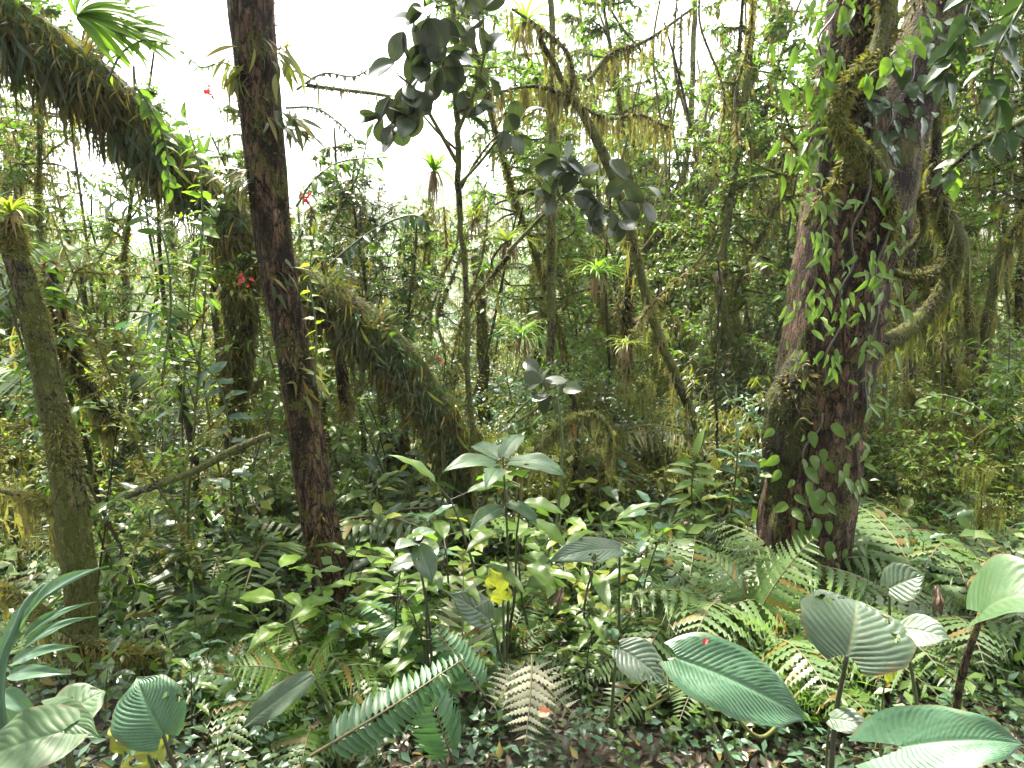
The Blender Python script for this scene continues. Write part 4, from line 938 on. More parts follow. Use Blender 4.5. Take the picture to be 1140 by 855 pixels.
for k, px, Y, top in [(0, 165, 3.4, 180), (5, 245, 3.5, 190), (1, 145, 3.6, 240), (0, 455, 4.7, 330), (3, 870, 4.3, 520), (5, 1015, 4.0, 500), (3, 1050, 3.9, 470), (1, 1085, 3.8, 500), (5, 985, 4.4, 470), (0, 1125, 3.7, 480), (3, 1000, 4.7, 430), (3, 1100, 4.9, 400), (3, 730, 4.5, 450), (1, 700, 4.4, 500), (5, 650, 4.4, 470), (3, 580, 4.6, 440), (2, 190, 3.6, 215), (0, 135, 3.5, 250), (0, 240, 3.75, 270), (1, 215, 3.5, 130), (4, 105, 3.3, 330), (2, 160, 4.0, 300), (3, 225, 4.6, 380), (3, 120, 4.5, 330), (4, 290, 4.6, 420), (5, 30, 4.0, 330), (3, 10, 3.6, 400),
                      (0, 345, 4.7, 210), (0, 400, 4.8, 190), (2, 375, 4.7, 260), (4, 455, 4.8, 300), (5, 560, 5.2, 330), (3, 590, 5.0, 400), (0, 640, 5.2, 380), (1, 690, 5.4, 360), (3, 670, 6.0, 320), (4, 560, 4.4, 420), (2, 790, 4.6, 470), (0, 760, 4.9, 440),
                      (3, 845, 4.9, 380), (1, 850, 5.4, 300), (5, 990, 5.0, 420), (5, 1040, 4.6, 440), (3, 1080, 4.5, 400), (5, 1110, 4.2, 410), (1, 1000, 5.6, 360), (3, 970, 5.2, 450), (0, 1130, 4.6, 330), (1, 1060, 6.0, 300)]:
    put_sap(k, px, Y, top)
for q in range(80):
    Y = float(4.9 + 5.5 * rng.random()); px = float(rng.uniform(-60, 1200)); top = float(rng.uniform(240, 470))
    if 330 < px < 510 and Y < 6.5: continue
    put_sap(pick([1.2, 1.6, .8, 1.8, 1.4, 1.6]), px, Y, top)
# ================================================================== FERNS
def fern_parts(seed, nf, L, mat, rac='rachis', spread=1.0, var=2, starts=(0.5, 1.1), **kw):
    r = np.random.default_rng(seed); meshes = []
    for k in range(var):
        f, rb = frond(r, L=L, start=.95, **kw); meshes.append((f.mesh('blade', M[mat]), rb.mesh('rachis', M[rac])))
    root = bpy.data.objects.new('fern', None); col.objects.link(root); root['category'] = 'fern'
    for k in range(nf):
        a = 2 * PI * k / nf + r.uniform(-.3, .3); s = r.uniform(.7, 1.1); bm_, rm = meshes[k % var]
        o = bpy.data.objects.new('frond', bm_); col.objects.link(o); o.parent = root
        o.rotation_euler = (r.uniform(-.35, .25), r.uniform(-.2, .2), a); o.scale = (s, s, s); o.location = (-.02 * math.sin(a), .02 * math.cos(a), 0)
        c = bpy.data.objects.new('rachis', rm); col.objects.link(c); c.parent = o
    return root
def entry(root, desc, h, group):
    root['group'] = group; return [root, desc, h, False]
FE = [entry(fern_parts(301, 8, .85, 'fern_pale', npair=15, pl=.32, bip=False, tmpl=TOOTH, w=1.0, droop=.5), 'large pale feathery fern', .6, 'feathery ferns on the forest floor'),
      entry(fern_parts(302, 7, .6, 'fern_blue', npair=20, pl=.24, bip=False, tmpl=leaf_t(5, 1, .26, .1, .2, .35), w=1.0, prof=.6), 'blue-green sword fern', .45, 'sword ferns on the forest floor'),
      entry(fern_parts(303, 7, .6, 'lf_mid', npair=15, pl=.34, bip=False, tmpl=TOOTH, w=1.0, arch=1.2), 'mid-green lacy fern', .45, 'lacy ferns on the forest floor'),
      entry(fern_parts(304, 9, .45, 'fern_pale', npair=20, pl=.22, bip=False, tmpl=LO_NAR, w=.9), 'small pale comb-like fern', .3, 'comb-like ferns on the forest floor')]
FERN_SPOTS = [(0, 820, 3.2, .72), (0, 925, 3.15, .68), (0, 970, 3.2, .7), (0, 1035, 3.1, .72), (0, 1090, 3.0, .66), (0, 1140, 3.6, .8), (0, 870, 3.3, .66), (0, 755, 3.3, .62), (0, 1000, 4.0, .85), (0, 1070, 3.9, .85), (0, 850, 3.0, .62), (0, 800, 3.35, .5), (0, 905, 2.95, .5), (0, 960, 3.6, .62), (0, 1010, 3.5, .66), (0, 1060, 3.4, .66), (0, 1120, 3.3, .62), (0, 1035, 4.2, .8), (0, 940, 4.3, .75), (0, 1100, 4.4, .8), (0, 985, 4.8, .9), (0, 1180, 3.8, .8), (0, 880, 4.4, .6),
              (3, 745, 2.9, .42), (0, 770, 3.6, .5), (3, 720, 3.1, .36), (0, 830, 3.9, .6), (3, 790, 2.75, .36), (3, 985, 2.9, .36), (3, 1050, 2.85, .36), (2, 900, 2.6, .35), (2, 350, 2.35, .34), (2, 315, 2.5, .42), (2, 285, 2.7, .42), (2, 395, 2.7, .35),
              (0, 660, 4.5, .55), (0, 720, 4.6, .6), (0, 600, 4.9, .6), (3, 640, 3.4, .4), (0, 140, 4.2, .8), (0, 200, 4.8, .7), (0, 30, 4.2, .7), (3, 230, 3.4, .4), (2, 500, 3.1, .35), (3, 560, 3.0, .35),
              (0, 430, 4.7, .55), (0, 320, 4.6, .5), (1, 470, 2.7, .36), (1, 180, 3.4, .4), (3, 60, 3.3, .4)]
for k, px, Y, H in FERN_SPOTS: put(FE[k], px, Y, H, sink=-.02)
for q in range(46):
    Y = float(4.2 + 6 * rng.random()); px = float(rng.uniform(-50, 1200)); put(FE[pick([4, .3, 1.4, 1])], px, Y, float(rng.uniform(.5, .95)))

# single named fronds in the foreground: sword fern, dry grey fern
def single_frond(base, tip, normal, desc, label, mat, name='fern', cat='fern', **kw):
    r = np.random.default_rng(int(abs(base[0] * 1000)) + 5); L = float(np.linalg.norm(np.asarray(tip) - base)) * 1.06
    f, rb = frond(r, L=L, **kw); t = thing(name, base, desc, cat, label=label)
    Mx = basis(base, tip, normal); fo = f.build('frond', M[mat], t); fo.matrix_local = Mx; ro = rb.build('rachis', M['rachis'], fo)
SW = leaf_t(6, 1, .26, .12, .25, .35)
single_frond(P(345, 842, 1.95), P(512, 742, 2.15), (0, -.75, .6), None, 'blue-green sword fern frond with widely set leaflets, sweeping up to the right at the bottom', 'fern_blue', npair=23, pl=.20, bip=False, tmpl=SW, w=.8, prof=.5, arch=.35, start=.25, droop=.9)
single_frond(P(505, 850, 2.15), P(470, 762, 2.1), (.3, -.8, .5), None, 'short blue-green sword fern frond with curled tip beside the pink dead leaf', 'fern_blue', npair=16, pl=.34, bip=False, tmpl=SW, w=.8, prof=.5, arch=.5, start=.3, droop=.7)
single_frond(P(540, 775, 2.2), P(488, 700, 2.3), (0, -.8, .5), None, 'glossy sword fern frond standing upright among the dark stems', 'fern_blue', npair=14, pl=.3, bip=False, tmpl=SW, w=1.0, prof=.5, arch=.4, start=.3, droop=.6)
single_frond(P(592, 730, 2.2), P(588, 826, 2.0), (0, -1, .3), None, 'dry grey fern frond hanging tip-down above the dead leaves', 'fern_dry', npair=10, pl=.42, bip=False, tmpl=TOOTH, w=1.1, arch=.3, start=.2, droop=.5)
single_frond(P(586, 738, 2.25), P(640, 800, 2.1), (0, -1, .3), None, 'dry grey fern frond pointing down to the right above the dead leaves', 'fern_dry', npair=9, pl=.36, bip=False, tmpl=TOOTH, w=1.2, arch=.3, start=.2, droop=.5)
single_frond(P(584, 738, 2.25), P(548, 790, 2.1), (0, -1, .3), None, 'dry grey fern frond pointing down to the left above the dead leaves', 'fern_dry', npair=9, pl=.36, bip=False, tmpl=TOOTH, w=1.2, arch=.3, start=.2, droop=.5)
single_frond(P(516, 770, 2.4), P(512, 632, 2.5), (0, -1, .2), None, 'greyish young frond with thin comb leaflets, standing upright in the centre', 'fern_dry', npair=13, pl=.30, bip=False, tmpl=LO_NAR, w=.7, arch=.15, start=.1, droop=.6)
single_frond(P(345, 760, 2.3), P(258, 742, 2.15), (0, -.4, 1), None, 'dark feathery fern frond spreading left above the lance-shaped leaf', 'lf_mid', npair=16, pl=.42, bip=False, tmpl=TOOTH, w=.9, arch=.4, start=.3)
single_frond(P(345, 760, 2.3), P(375, 712, 2.2), (0, -.4, 1), None, 'dark feathery fern frond rising right above the lance-shaped leaf', 'lf_mid', npair=16, pl=.42, bip=False, tmpl=TOOTH, w=.9, arch=.4, start=.3)
single_frond(P(840, 700, 3.0), P(905, 600, 2.9), (-.3, -.5, 1), None, 'broad pale bracken frond reaching in front of the big trunk foot', 'fern_pale', npair=17, pl=.36, bip=False, tmpl=TOOTH, w=1.0, arch=.7, start=.45)
single_frond(P(840, 700, 3.0), P(782, 610, 3.1), (.2, -.5, 1), None, 'broad pale bracken frond reaching away from the big trunk foot', 'fern_pale', npair=17, pl=.36, bip=False, tmpl=TOOTH, w=1.0, arch=.7, start=.45)
single_frond(P(715, 740, 2.9), P(790, 690, 2.8), (0, -.6, 1), None, 'comb-like pale frond beside the quilted leaf', 'fern_pale', npair=24, pl=.3, bip=False, tmpl=LO_NAR, w=.8, arch=.5, start=.4)

# palms / tree-fern like fronds in the middle distance
def palm(desc, px, py, Y, L, n, seed, mat='lf_mid', spread=(0, 6.28), tilt=.3, label=None, w=.07, pl=.38, npair=34, arch=1.3, cat='palm', trunk=True):
    r = np.random.default_rng(seed); hub = P(px, py, Y); b = np.array([hub[0], hub[1], float(ground(hub[0], hub[1]))])
    t = thing('palm', b, desc, cat, label=label)
    if trunk:
        mb = MB(); h = hub[2] - b[2]; tube(mb, np.array([[0, 0, -.1], [.03, 0, h * .5], [0, 0, h]]), [.03, .025, .02], 8); mb.build('trunk', M['bark_dark'], t)
    for k in range(n):
        f, rb = frond(r, L=L * r.uniform(.8, 1.1), npair=npair, pl=pl, bip=False, tmpl=LO_NAR, w=w / .26, pw=w / .26, arch=arch * r.uniform(.8, 1.1), start=r.uniform(.5, 1.1), prof=.6, droop=.5)
        fo = f.build('frond', M[mat], t); fo.location = hub - b; fo.rotation_euler = (0, 0, spread[0] + (spread[1] - spread[0]) * (k + .5) / n + r.normal(0, .15))
        rb.build('rachis', M['rachis'], fo)
palm(None, 625, 505, 5.4, .95, 8, 401, label='palm with arching dull fronds behind the moss-furred twig')
palm(None, 672, 500, 5.0, .9, 7, 402, 'lf_olive', label='shabby palm with drooping fronds left of the leaning lichen trunk')
palm(None, 668, 400, 7.5, 1.3, 8, 403, 'lf_bright', label='bright green feather palm above the moss-furred twig')
palm(None, 90, 300, 6.0, 1.0, 8, 404, 'fern_pale', label='pale silvery palm crown right of the spiky bromeliad')
palm(None, 130, 420, 5.5, .9, 8, 405, 'fern_pale', label='pale low palm among the stems between the left trunks')
palm(None, 815, 330, 8.5, 1.2, 8, 406, 'lf_mid', label='dark feather palm left of the big forked trunk')
palm(None, 400, 440, 6.0, .8, 7, 407, 'lf_mid', label='small feather palm in the pale gap under the arching trunk')
palm(None, 150, 620, 3.9, .6, 8, 408, 'lf_bright', trunk=False, label='low bright palm seedling right of the leaning mossy trunk', npair=22)
palm(None, -10, 420, 5.0, 1.0, 8, 409, 'fern_pale', label='pale palm cut off by the left picture edge')
palm(None, 735, 470, 6.5, 1.0, 8, 410, 'lf_mid', label='feather palm in the shade behind the leaning lichen trunk')
palm(None, 930, 400, 7, 1.2, 8, 411, 'fern_pale', label='pale feather palm right behind the big trunk')

# ================================================================== BROMELIADS
def bromeliad(px, py, Y, L, n, seed, mat, label, skirt=1, w=1.0, up0=(.3, 1.5)):
    r = np.random.default_rng(seed); p = P(px, py, Y)
    t = thing('bromeliad', p, None, 'bromeliad', label=label)
    rosette(r, n, L, w, up0, -.6).build('rosette', M[mat], t)
    if skirt:
        sk = rosette(r, int(n * .7), L * .8, w * .8, (-1.2, .1), -1.9); sk.build('dead_leaves', M['dead' if skirt == 1 else 'fern_epi'], t)
bromeliad(12, 238, 2.7, .17, 40, 1, 'lf_yel', 'spiky yellow-green bromeliad on top of the leaning mossy trunk at the edge', w=.9)
bromeliad(483, 190, 4.6, .30, 46, 2, 'lf_bright', 'bright rayed bromeliad glowing against the sky under the round leaves')
bromeliad(664, 305, 4.3, .24, 40, 3, 'lf_bright', 'yellow-green bromeliad rosette left of the leaning lichen trunk')
bromeliad(581, 375, 4.3, .25, 46, 4, 'lf_bright', 'yellow-green bromeliad with a long brown skirt right of the snag')
bromeliad(610, 215, 5.5, .35, 40, 5, 'fern_epi', 'dark bromeliad with hanging dead leaves high on the straight slender trunk', skirt=1)
bromeliad(565, 270, 4.8, .3, 40, 6, 'lf_yel', 'yellow bromeliad tuft beside the straight slender trunk near the sky')
bromeliad(528, 245, 4.9, .24, 34, 7, 'lf_olive', 'orange-tinged bromeliad at the lower rim of the white sky')
bromeliad(697, 385, 4.4, .2, 34, 8, 'lf_yel', 'small bromeliad hanging near the leaning lichen trunk')
bromeliad(800, 300, 5.75, .2, 30, 9, 'lf_olive', 'brownish bromeliad on the tall thin smooth trunk')
bromeliad(855, 290, 7, .3, 36, 10, 'fern_epi', 'dull reddish bromeliad between the thin smooth trunk and the big trunk')
bromeliad(585, 25, 6.5, .5, 36, 11, 'lf_bright', 'long-leaved bromeliad at the top edge above the straight slender trunk', up0=(-.2, 1.4))
bromeliad(1105, 385, 5.6, .2, 30, 12, 'dead', 'reddish-brown bromeliad on the yellow-mossed crooked trunk', skirt=0)
bromeliad(620, 300, 7.0, .3, 40, 13, 'lf_olive', 'olive bromeliad with brown skirt behind the straight slender trunk')
bromeliad(545, 300, 6.0, .28, 36, 14, 'lf_mid', 'green bromeliad crowning the short mossy snag')

# ================================================================== CLOSE LEAVES AT THE PICTURE'S UPPER CORNERS
def leafy_spray(label, pts, n, size, tm, mat, seed, w=3, spread=1.0, droop=.4, stem='stem_green', name='leafy_branch', jit=.35, t0=.1, cat='branch'):
    r = np.random.default_rng(seed); a, b = pxpath([(x, y, d, w) for x, y, d in pts], 30); org = a[0]
    t = thing(name, org, None, cat, label=label); mb = MB(); tube(mb, a, b * np.linspace(1, .5, 30), 6); mb.build('stem', M[stem], t, org)
    me = MB().add(*tm).mesh('leaf', M[mat])
    tt = np.linspace(t0, 1, n)
    for k in range(n):
        i = min(int(tt[k] * 29), 28); T = nrm(a[i + 1] - a[i]); side = nrm(np.cross(T, [0, -.5, 1.0])); sg = 1 if k % 2 else -1
        d = T * .45 + side * sg * spread + r.normal(0, jit, 3) + [0, 0, -droop]; 
        if k == n - 1: d = T
        R = frames(d[None], (np.array([0, -.35, 1]) + r.normal(0, jit, 3))[None])[0]; s = size * r.uniform(.7, 1.15)
        objm('leaf', me, t, M=Matrix.Translation(Vector(a[i] - org)) @ Matrix([[*R[z] * s, 0] for z in range(3)] + [[0, 0, 0, 1]]))
STR = leaf_t(16, 2, .15, .15, .45, .45, .7)
r = np.random.default_rng(500)
for k, (px, py, Y, L, ax, label) in enumerate([(85, 18, 3.2, .30, 1, 'big bright green strap-leaved plant perched on the arching trunk at the top left corner'), (128, 38, 3.3, .26, 1, 'bright strap-leaved plant perched on the arching trunk beside the sky gap')]):
    t = thing('strap_leaved_plant', P(px, py, Y), None, 'epiphyte', label=label); me = MB().add(*STR).mesh('leaf', M['lf_bright'])
    for q in range(26):
        a = r.uniform(-.9, 1.5); d = np.array([math.cos(a) * ax, r.normal(-.1, .35), math.sin(a) * .8 + .1])
        R = frames(d[None], np.array([[r.normal(-.2, .3), -.7, .7]]))[0]; s = L * r.uniform(.7, 1.2)
        objm('leaf', me, t, M=Matrix([[*R[z] * s, 0] for z in range(3)] + [[0, 0, 0, 1]]))
leafy_spray('bright green sapling top with broad pointed leaves in front of the arching trunk', [(215, 330, 3.3), (225, 260, 3.3), (222, 190, 3.3), (205, 125, 3.3)], 26, .095, V_OV, 'lf_bright', 501)
leafy_spray('leafy shoot of grey-green leaves left of the brown trunk', [(180, 430, 3.4), (190, 330, 3.4), (175, 250, 3.4), (120, 215, 3.4)], 24, .13, MID_LAN, 'lf_mid', 502)
leafy_spray('drooping shoot of large dull leaves between the two left trunks', [(200, 470, 3.8), (205, 400, 3.75), (180, 350, 3.7), (140, 360, 3.7)], 16, .17, V_LAN, 'lf_blue', 503)
leafy_spray('bluish leafy shoot beside the lower brown trunk', [(258, 560, 3.4), (255, 480, 3.4), (245, 430, 3.4), (225, 405, 3.4)], 14, .13, V_OV, 'lf_blue', 504)
leafy_spray('yellow-green shoot of small leaves clinging right of the brown trunk', [(350, 430, 3.3), (352, 370, 3.3), (345, 310, 3.3), (350, 255, 3.3)], 22, .065, V_OV, 'lf_yel', 505)
leafy_spray('dark leafy branch above the arching trunk right of the brown trunk', [(345, 300, 4.8), (375, 240, 4.8), (400, 190, 4.8), (410, 150, 4.8)], 34, .12, V_LAN, 'lf_mid', 506)
leafy_spray('dark glossy leafy branch spreading over the arching trunk', [(360, 300, 4.5), (410, 260, 4.5), (455, 240, 4.5), (480, 250, 4.5)], 36, .12, V_LAN, 'lf_dark', 507)
leafy_spray('leafy branch hanging between the brown trunk and the white sky', [(330, 230, 4.6), (350, 200, 4.6), (380, 180, 4.6), (430, 175, 4.6)], 34, .12, V_LAN, 'lf_mid', 508)
leafy_spray('two bright backlit leaves above the fallen branch', [(205, 535, 3.6), (200, 525, 3.6), (190, 515, 3.6)], 5, .085, V_OV, 'lf_bright', 509)
leafy_spray('low shoot with backlit green leaves near the fallen branch', [(225, 520, 3.6), (232, 505, 3.6), (222, 498, 3.6)], 5, .08, V_OV, 'lf_bright', 510)
leafy_spray('branch of large blurred dark leaves at the upper right corner', [(1160, -30, 2.2), (1130, 20, 2.2), (1105, 70, 2.2), (1110, 120, 2.2)], 20, .12, V_OV, 'lf_dark', 511, w=6)
leafy_spray('drooping branch of large dull leaves right of the looping branch', [(1090, -40, 2.8), (1075, 20, 2.8), (1062, 60, 2.8), (1048, 95, 2.8)], 22, .115, V_OV, 'lf_dark', 512, w=5)
leafy_spray('mossy leaf-hung branch slanting below the upper right corner', [(1175, 120, 2.7), (1130, 140, 2.7), (1090, 160, 2.7), (1050, 195, 2.7)], 18, .11, V_OV, 'lf_dark', 513, w=10, stem='bark_moss')
leafy_spray('cluster of rounded green leaves hanging behind the looping branch', [(1070, 130, 4.4), (1060, 155, 4.4), (1055, 180, 4.4), (1060, 205, 4.4)], 14, .12, V_OV, 'lf_bright', 514)
leafy_spray('low twig of lime leaves among the right-hand moss', [(1110, 470, 4.3), (1080, 450, 4.3), (1050, 440, 4.3), (1030, 445, 4.3)], 16, .08, V_OV, 'lf_bright', 515)
leafy_spray('leafy twig with yellow-green leaves beyond the big trunk', [(1090, 470, 4.5), (1060, 460, 4.5), (1030, 455, 4.5), (990, 470, 4.5)], 18, .10, V_LAN, 'lf_bright', 516)
leafy_spray('stiff shoot with long shiny leaves in front of the leaning trunk foot', [(780, 640, 4.0), (775, 590, 4.0), (770, 545, 4.0), (775, 505, 4.0)], 24, .20, MID_LAN, 'lf_pale', 517)
leafy_spray('stiff shoot with long dark leaves left of the burl', [(815, 640, 4.3), (812, 590, 4.3), (818, 540, 4.3), (822, 490, 4.3)], 22, .20, MID_LAN, 'lf_blue', 518)
leafy_spray('twig with long narrow leaves right of the pole-like stem', [(565, 470, 4.8), (590, 445, 4.8), (620, 430, 4.8), (650, 425, 4.8)], 14, .12, V_LAN, 'lf_mid', 519)

leafy_spray('leafy shoot hanging from the upper arching trunk beside the sky gap', [(150, 95, 3.4), (170, 125, 3.4), (185, 165, 3.4), (188, 215, 3.4)], 26, .08, V_OV, 'lf_mid', 520)
leafy_spray('fine leafy shoot over the top of the arching trunk', [(120, 90, 3.3), (135, 60, 3.3), (160, 45, 3.3), (190, 50, 3.3)], 24, .07, V_LAN, 'lf_bright', 521)
leafy_spray('bushy shoot of dark leaves hiding part of the arching trunk', [(210, 300, 3.5), (225, 255, 3.5), (245, 220, 3.5), (262, 200, 3.5)], 30, .08, V_OV, 'lf_mid', 522)
leafy_spray('leafy twig lying over the lower arching trunk', [(360, 330, 3.9), (395, 345, 3.9), (430, 370, 3.9), (450, 400, 3.9)], 22, .07, V_OV, 'lf_mid', 523)
leafy_spray('small-leaved twig against the sky above the round leaves at left', [(330, 100, 4.5), (360, 82, 4.5), (395, 85, 4.5), (420, 70, 4.5)], 30, .045, V_OV, 'lf_dark', 524)
leafy_spray('second small-leaved twig against the sky right of the brown trunk', [(318, 120, 4.6), (350, 120, 4.6), (375, 135, 4.6), (400, 160, 4.6)], 30, .045, V_OV, 'lf_dark', 525)
leafy_spray('thin twig with dark leaves left of the brown trunk against the sky', [(280, 90, 3.7), (250, 70, 3.7), (225, 75, 3.7), (205, 60, 3.7)], 22, .06, V_LAN, 'lf_mid', 526)
# ================================================================== RED FLOWERS
def flower(px, py, Y, label, seed):
    r = np.random.default_rng(seed); t = thing('red_flower', P(px, py, Y), None, 'flower', label=label)
    me = MB().add(*leaf_t(4, 1, .5, .2, .3, .55)).mesh('petal', M['red'])
    for k in range(13):
        c = r.normal(0, .016, 3); d = nrm(r.normal(0, 1, 3) + [0, -.5, 0]); R = frames(d[None], r.normal(0, 1, (1, 3)) + [0, -1, 0])[0]; s = r.uniform(.022, .04)
        objm('petal', me, t, M=Matrix.Translation(Vector(c)) @ Matrix([[*R[z] * s, 0] for z in range(3)] + [[0, 0, 0, 1]]))
    mb = MB(); tube(mb, catmull([[0, .02, .0], [.01, .07, -.05], [.0, .16, -.11]], 8), np.full(8, .003), 5); mb.build('stem', M['stem_dark'], t)
flower(233, 103, 3.3, 'red blossom against the sky at the upper edge of the arching trunk', 1)
flower(340, 221, 3.3, 'red blossom just right of the brown trunk', 2)
flower(270, 312, 3.3, 'red-orange blossom just left of the brown trunk', 3)
flower(489, 399, 4.2, 'small red blossom between the arching trunk and the pole-like stem', 5)

# ================================================================== FOREGROUND BIG LEAVES
def big_leaf(name, cat, label, base, tip, normal, W, mat, foot=None, bend=None, pet=.006, stemmat='stem_green', **kw):
    base, tip = np.array(base), np.array(tip); L = float(np.linalg.norm(tip - base))
    foot = np.array(foot) if foot is not None else np.array([base[0], base[1] + .1, 0])
    foot[2] = float(ground(foot[0], foot[1]))
    t = thing(name, foot, None, cat, label=label)
    lf = spathe(L, W, **kw).build('leaf', M[mat], t)
    Mx = basis(base, tip, normal); lf.matrix_local = Matrix.Translation(Vector(base - foot)) @ Mx
    mid = (foot + base) / 2 + (np.array(bend) if bend is not None else [0, .03, .05])
    mb = MB(); inf = tube(mb, catmull([foot - [0, 0, .05], mid, base], 14), np.linspace(pet * 1.3, pet * .8, 14), 10); mb.build('stem', M[stemmat], t, foot)
    return t, lf
# lying leaf with the strongest quilting
big_leaf('quilted_leaf_plant', 'plant', 'big glossy quilted leaf lying level with a pointed tip, bearing a tiny red speck', P(752, 732, 1.72), P(908, 800, 1.62), (-.10, -.62, .85), .20, 'big_quilt', foot=P(895, 870, 1.62), bend=(.0, .06, .02), nu=90, nv=30, quilt=.008, nveins=24, k=.25, lobe=.10, fold=.10, arch=.25, tipdrop=.35, peak=.36, tw=.62, seed=3, bites=0)
big_leaf('quilted_leaf_plant', 'plant', 'weathered grey-green heart-shaped leaf on an upright dark stalk before the big trunk', P(943, 732, 1.95), P(1006, 716, 1.92), (-.15, -.72, .75), .20, 'big_grey', foot=P(925, 870, 1.9), nu=70, nv=26, quilt=.006, nveins=12, k=.4, lobe=.55, fold=.22, arch=.1, tipdrop=.3, peak=.30, tw=.7, seed=4, bites=6, stemmat='stem_dark') if False else None
big_leaf('quilted_leaf_plant', 'plant', 'weathered grey-green heart-shaped leaf on an upright dark stalk before the big trunk', P(943, 730, 1.9), P(955, 662, 2.05), (.02, -.62, .9), .34, 'big_grey', foot=P(928, 870, 1.9), nu=70, nv=26, quilt=.005, nveins=10, k=.45, lobe=.16, fold=.15, arch=.6, tipdrop=.4, peak=.40, tw=.7, seed=4, bites=9, stemmat='stem_dark', pet=.008)
big_leaf('quilted_leaf_plant', 'plant', 'smooth ribbed leaf curving to a long point at the bottom right corner', P(1003, 832, 1.5), P(1150, 826, 1.42), (-.15, -.55, .9), .17, 'big_quilt', foot=P(975, 900, 1.5), nu=90, nv=30, quilt=.004, nveins=26, k=.22, lobe=.42, fold=.30, arch=.55, tipdrop=.35, peak=.28, tw=.8, seed=5)
big_leaf('quilted_leaf_plant', 'plant', 'large two-toned leaf with shining top and bright underside at the right edge', P(1092, 684, 1.9), P(1190, 668, 1.75), (-.2, -.25, 1), .30, 'big_plain', foot=P(1068, 780, 2.0), nu=60, nv=22, quilt=.006, nveins=10, k=.4, lobe=.2, fold=.35, arch=.9, tipdrop=.5, peak=.4, seed=6, pet=.012, stemmat='bark_brown')
big_leaf('quilted_leaf_plant', 'plant', 'quilted heart-shaped leaf with pale veins facing forward at the lower left', P(182, 818, 1.55), P(150, 752, 1.62), (.12, -.9, .5), .185, 'big_quilt', foot=P(200, 900, 1.55), nu=80, nv=28, quilt=.007, nveins=15, k=.40, lobe=.14, fold=.14, arch=.4, tipdrop=.3, peak=.42, tw=.72, seed=7, bites=3, stemmat='stem_dark')
big_leaf('lance_leaf_plant', 'plant', 'long dull lance-shaped leaf pointing down left beneath the dark fern', P(348, 752, 1.95), P(264, 813, 1.85), (.2, -.75, .75), .085, 'big_grey', foot=P(380, 840, 2.1), nu=60, nv=14, quilt=.003, nveins=22, k=.3, lobe=.02, fold=.12, arch=.3, tipdrop=.3, peak=.45, seed=8)
big_leaf('broad_leaf_plant', 'plant', 'grey crumpled leaf with dotted surface left of the glossy quilted leaf', P(690, 722, 2.35), P(744, 762, 2.25), (.1, -.6, .9), .17, 'big_grey', foot=P(680, 800, 2.45), quilt=.006, nveins=9, lobe=.1, fold=.12, arch=.3, seed=9, bites=7)
big_leaf('broad_leaf_plant', 'plant', 'long dusky blue leaf held flat above the centre ferns', P(690, 612, 2.75), P(606, 627, 2.6), (0, -.55, .9), .13, 'big_grey', foot=P(690, 760, 2.9), quilt=.006, nveins=12, lobe=.05, fold=.15, arch=.5, seed=10, bites=2)
big_leaf('broad_leaf_plant', 'plant', 'yellow lobed leaf with ragged holes behind the quilted heart-shaped leaf', P(165, 840, 1.66), P(132, 783, 1.72), (.1, -.95, .3), .135, 'big_yellow', foot=P(170, 900, 1.7), quilt=.004, nveins=5, lobe=.3, fold=.1, edge=.14, arch=.2, tw=.5, seed=11, bites=13)
big_leaf('broad_leaf_plant', 'plant', 'broad arrow-shaped leaf with brown notch at the lower left', P(70, 800, 1.62), P(118, 768, 1.7), (-.1, -.5, .9), .16, 'big_plain', foot=P(60, 900, 1.62), quilt=.003, nveins=7, lobe=.5, fold=.15, arch=.3, seed=12, bites=3)
big_leaf('broad_leaf_plant', 'plant', 'large pale green leaf filling the bottom left corner', P(70, 815, 1.5), P(-30, 850, 1.42), (0, -.5, .9), .17, 'big_plain', foot=P(80, 900, 1.55), quilt=.003, nveins=9, lobe=.3, fold=.12, arch=.3, seed=13)
big_leaf('broad_leaf_plant', 'plant', 'pointed green leaf directly right of the bottom left corner', P(50, 790, 1.58), P(112, 822, 1.5), (.1, -.6, .9), .09, 'big_plain', foot=P(40, 900, 1.6), quilt=.002, nveins=9, lobe=.2, fold=.15, arch=.4, seed=14)
big_leaf('broad_leaf_plant', 'plant', 'yellow-green notched leaf held upright in the centre', P(560, 668, 2.35), P(545, 632, 2.33), (.1, -1, .2), .085, 'big_yellow', foot=P(562, 800, 2.4), quilt=.003, nveins=5, lobe=.1, fold=.1, edge=.1, tw=.5, seed=15, bites=5)
big_leaf('broad_leaf_plant', 'plant', 'greyish oval leaf with a bitten rim behind the yellow-green notched leaf', P(545, 690, 2.5), P(500, 660, 2.45), (0, -.7, .7), .13, 'big_grey', foot=P(565, 800, 2.6), quilt=.005, nveins=8, lobe=.1, fold=.1, seed=16, bites=5)
big_leaf('broad_leaf_plant', 'plant', 'dull hanging leaf with pale blotches right of the weathered heart-shaped leaf', P(1005, 700, 2.1), P(1060, 712, 2.0), (0, -.6, .8), .13, 'big_grey', foot=P(1040, 790, 2.2), quilt=.003, nveins=7, lobe=.1, fold=.1, seed=17, bites=2)
big_leaf('broad_leaf_plant', 'plant', 'dusky leaf behind and above the weathered heart-shaped leaf', P(990, 655, 2.5), P(1030, 640, 2.45), (0, -.6, .8), .16, 'big_grey', foot=P(1000, 760, 2.6), quilt=.004, nveins=7, lobe=.1, fold=.2, seed=18, bites=5)
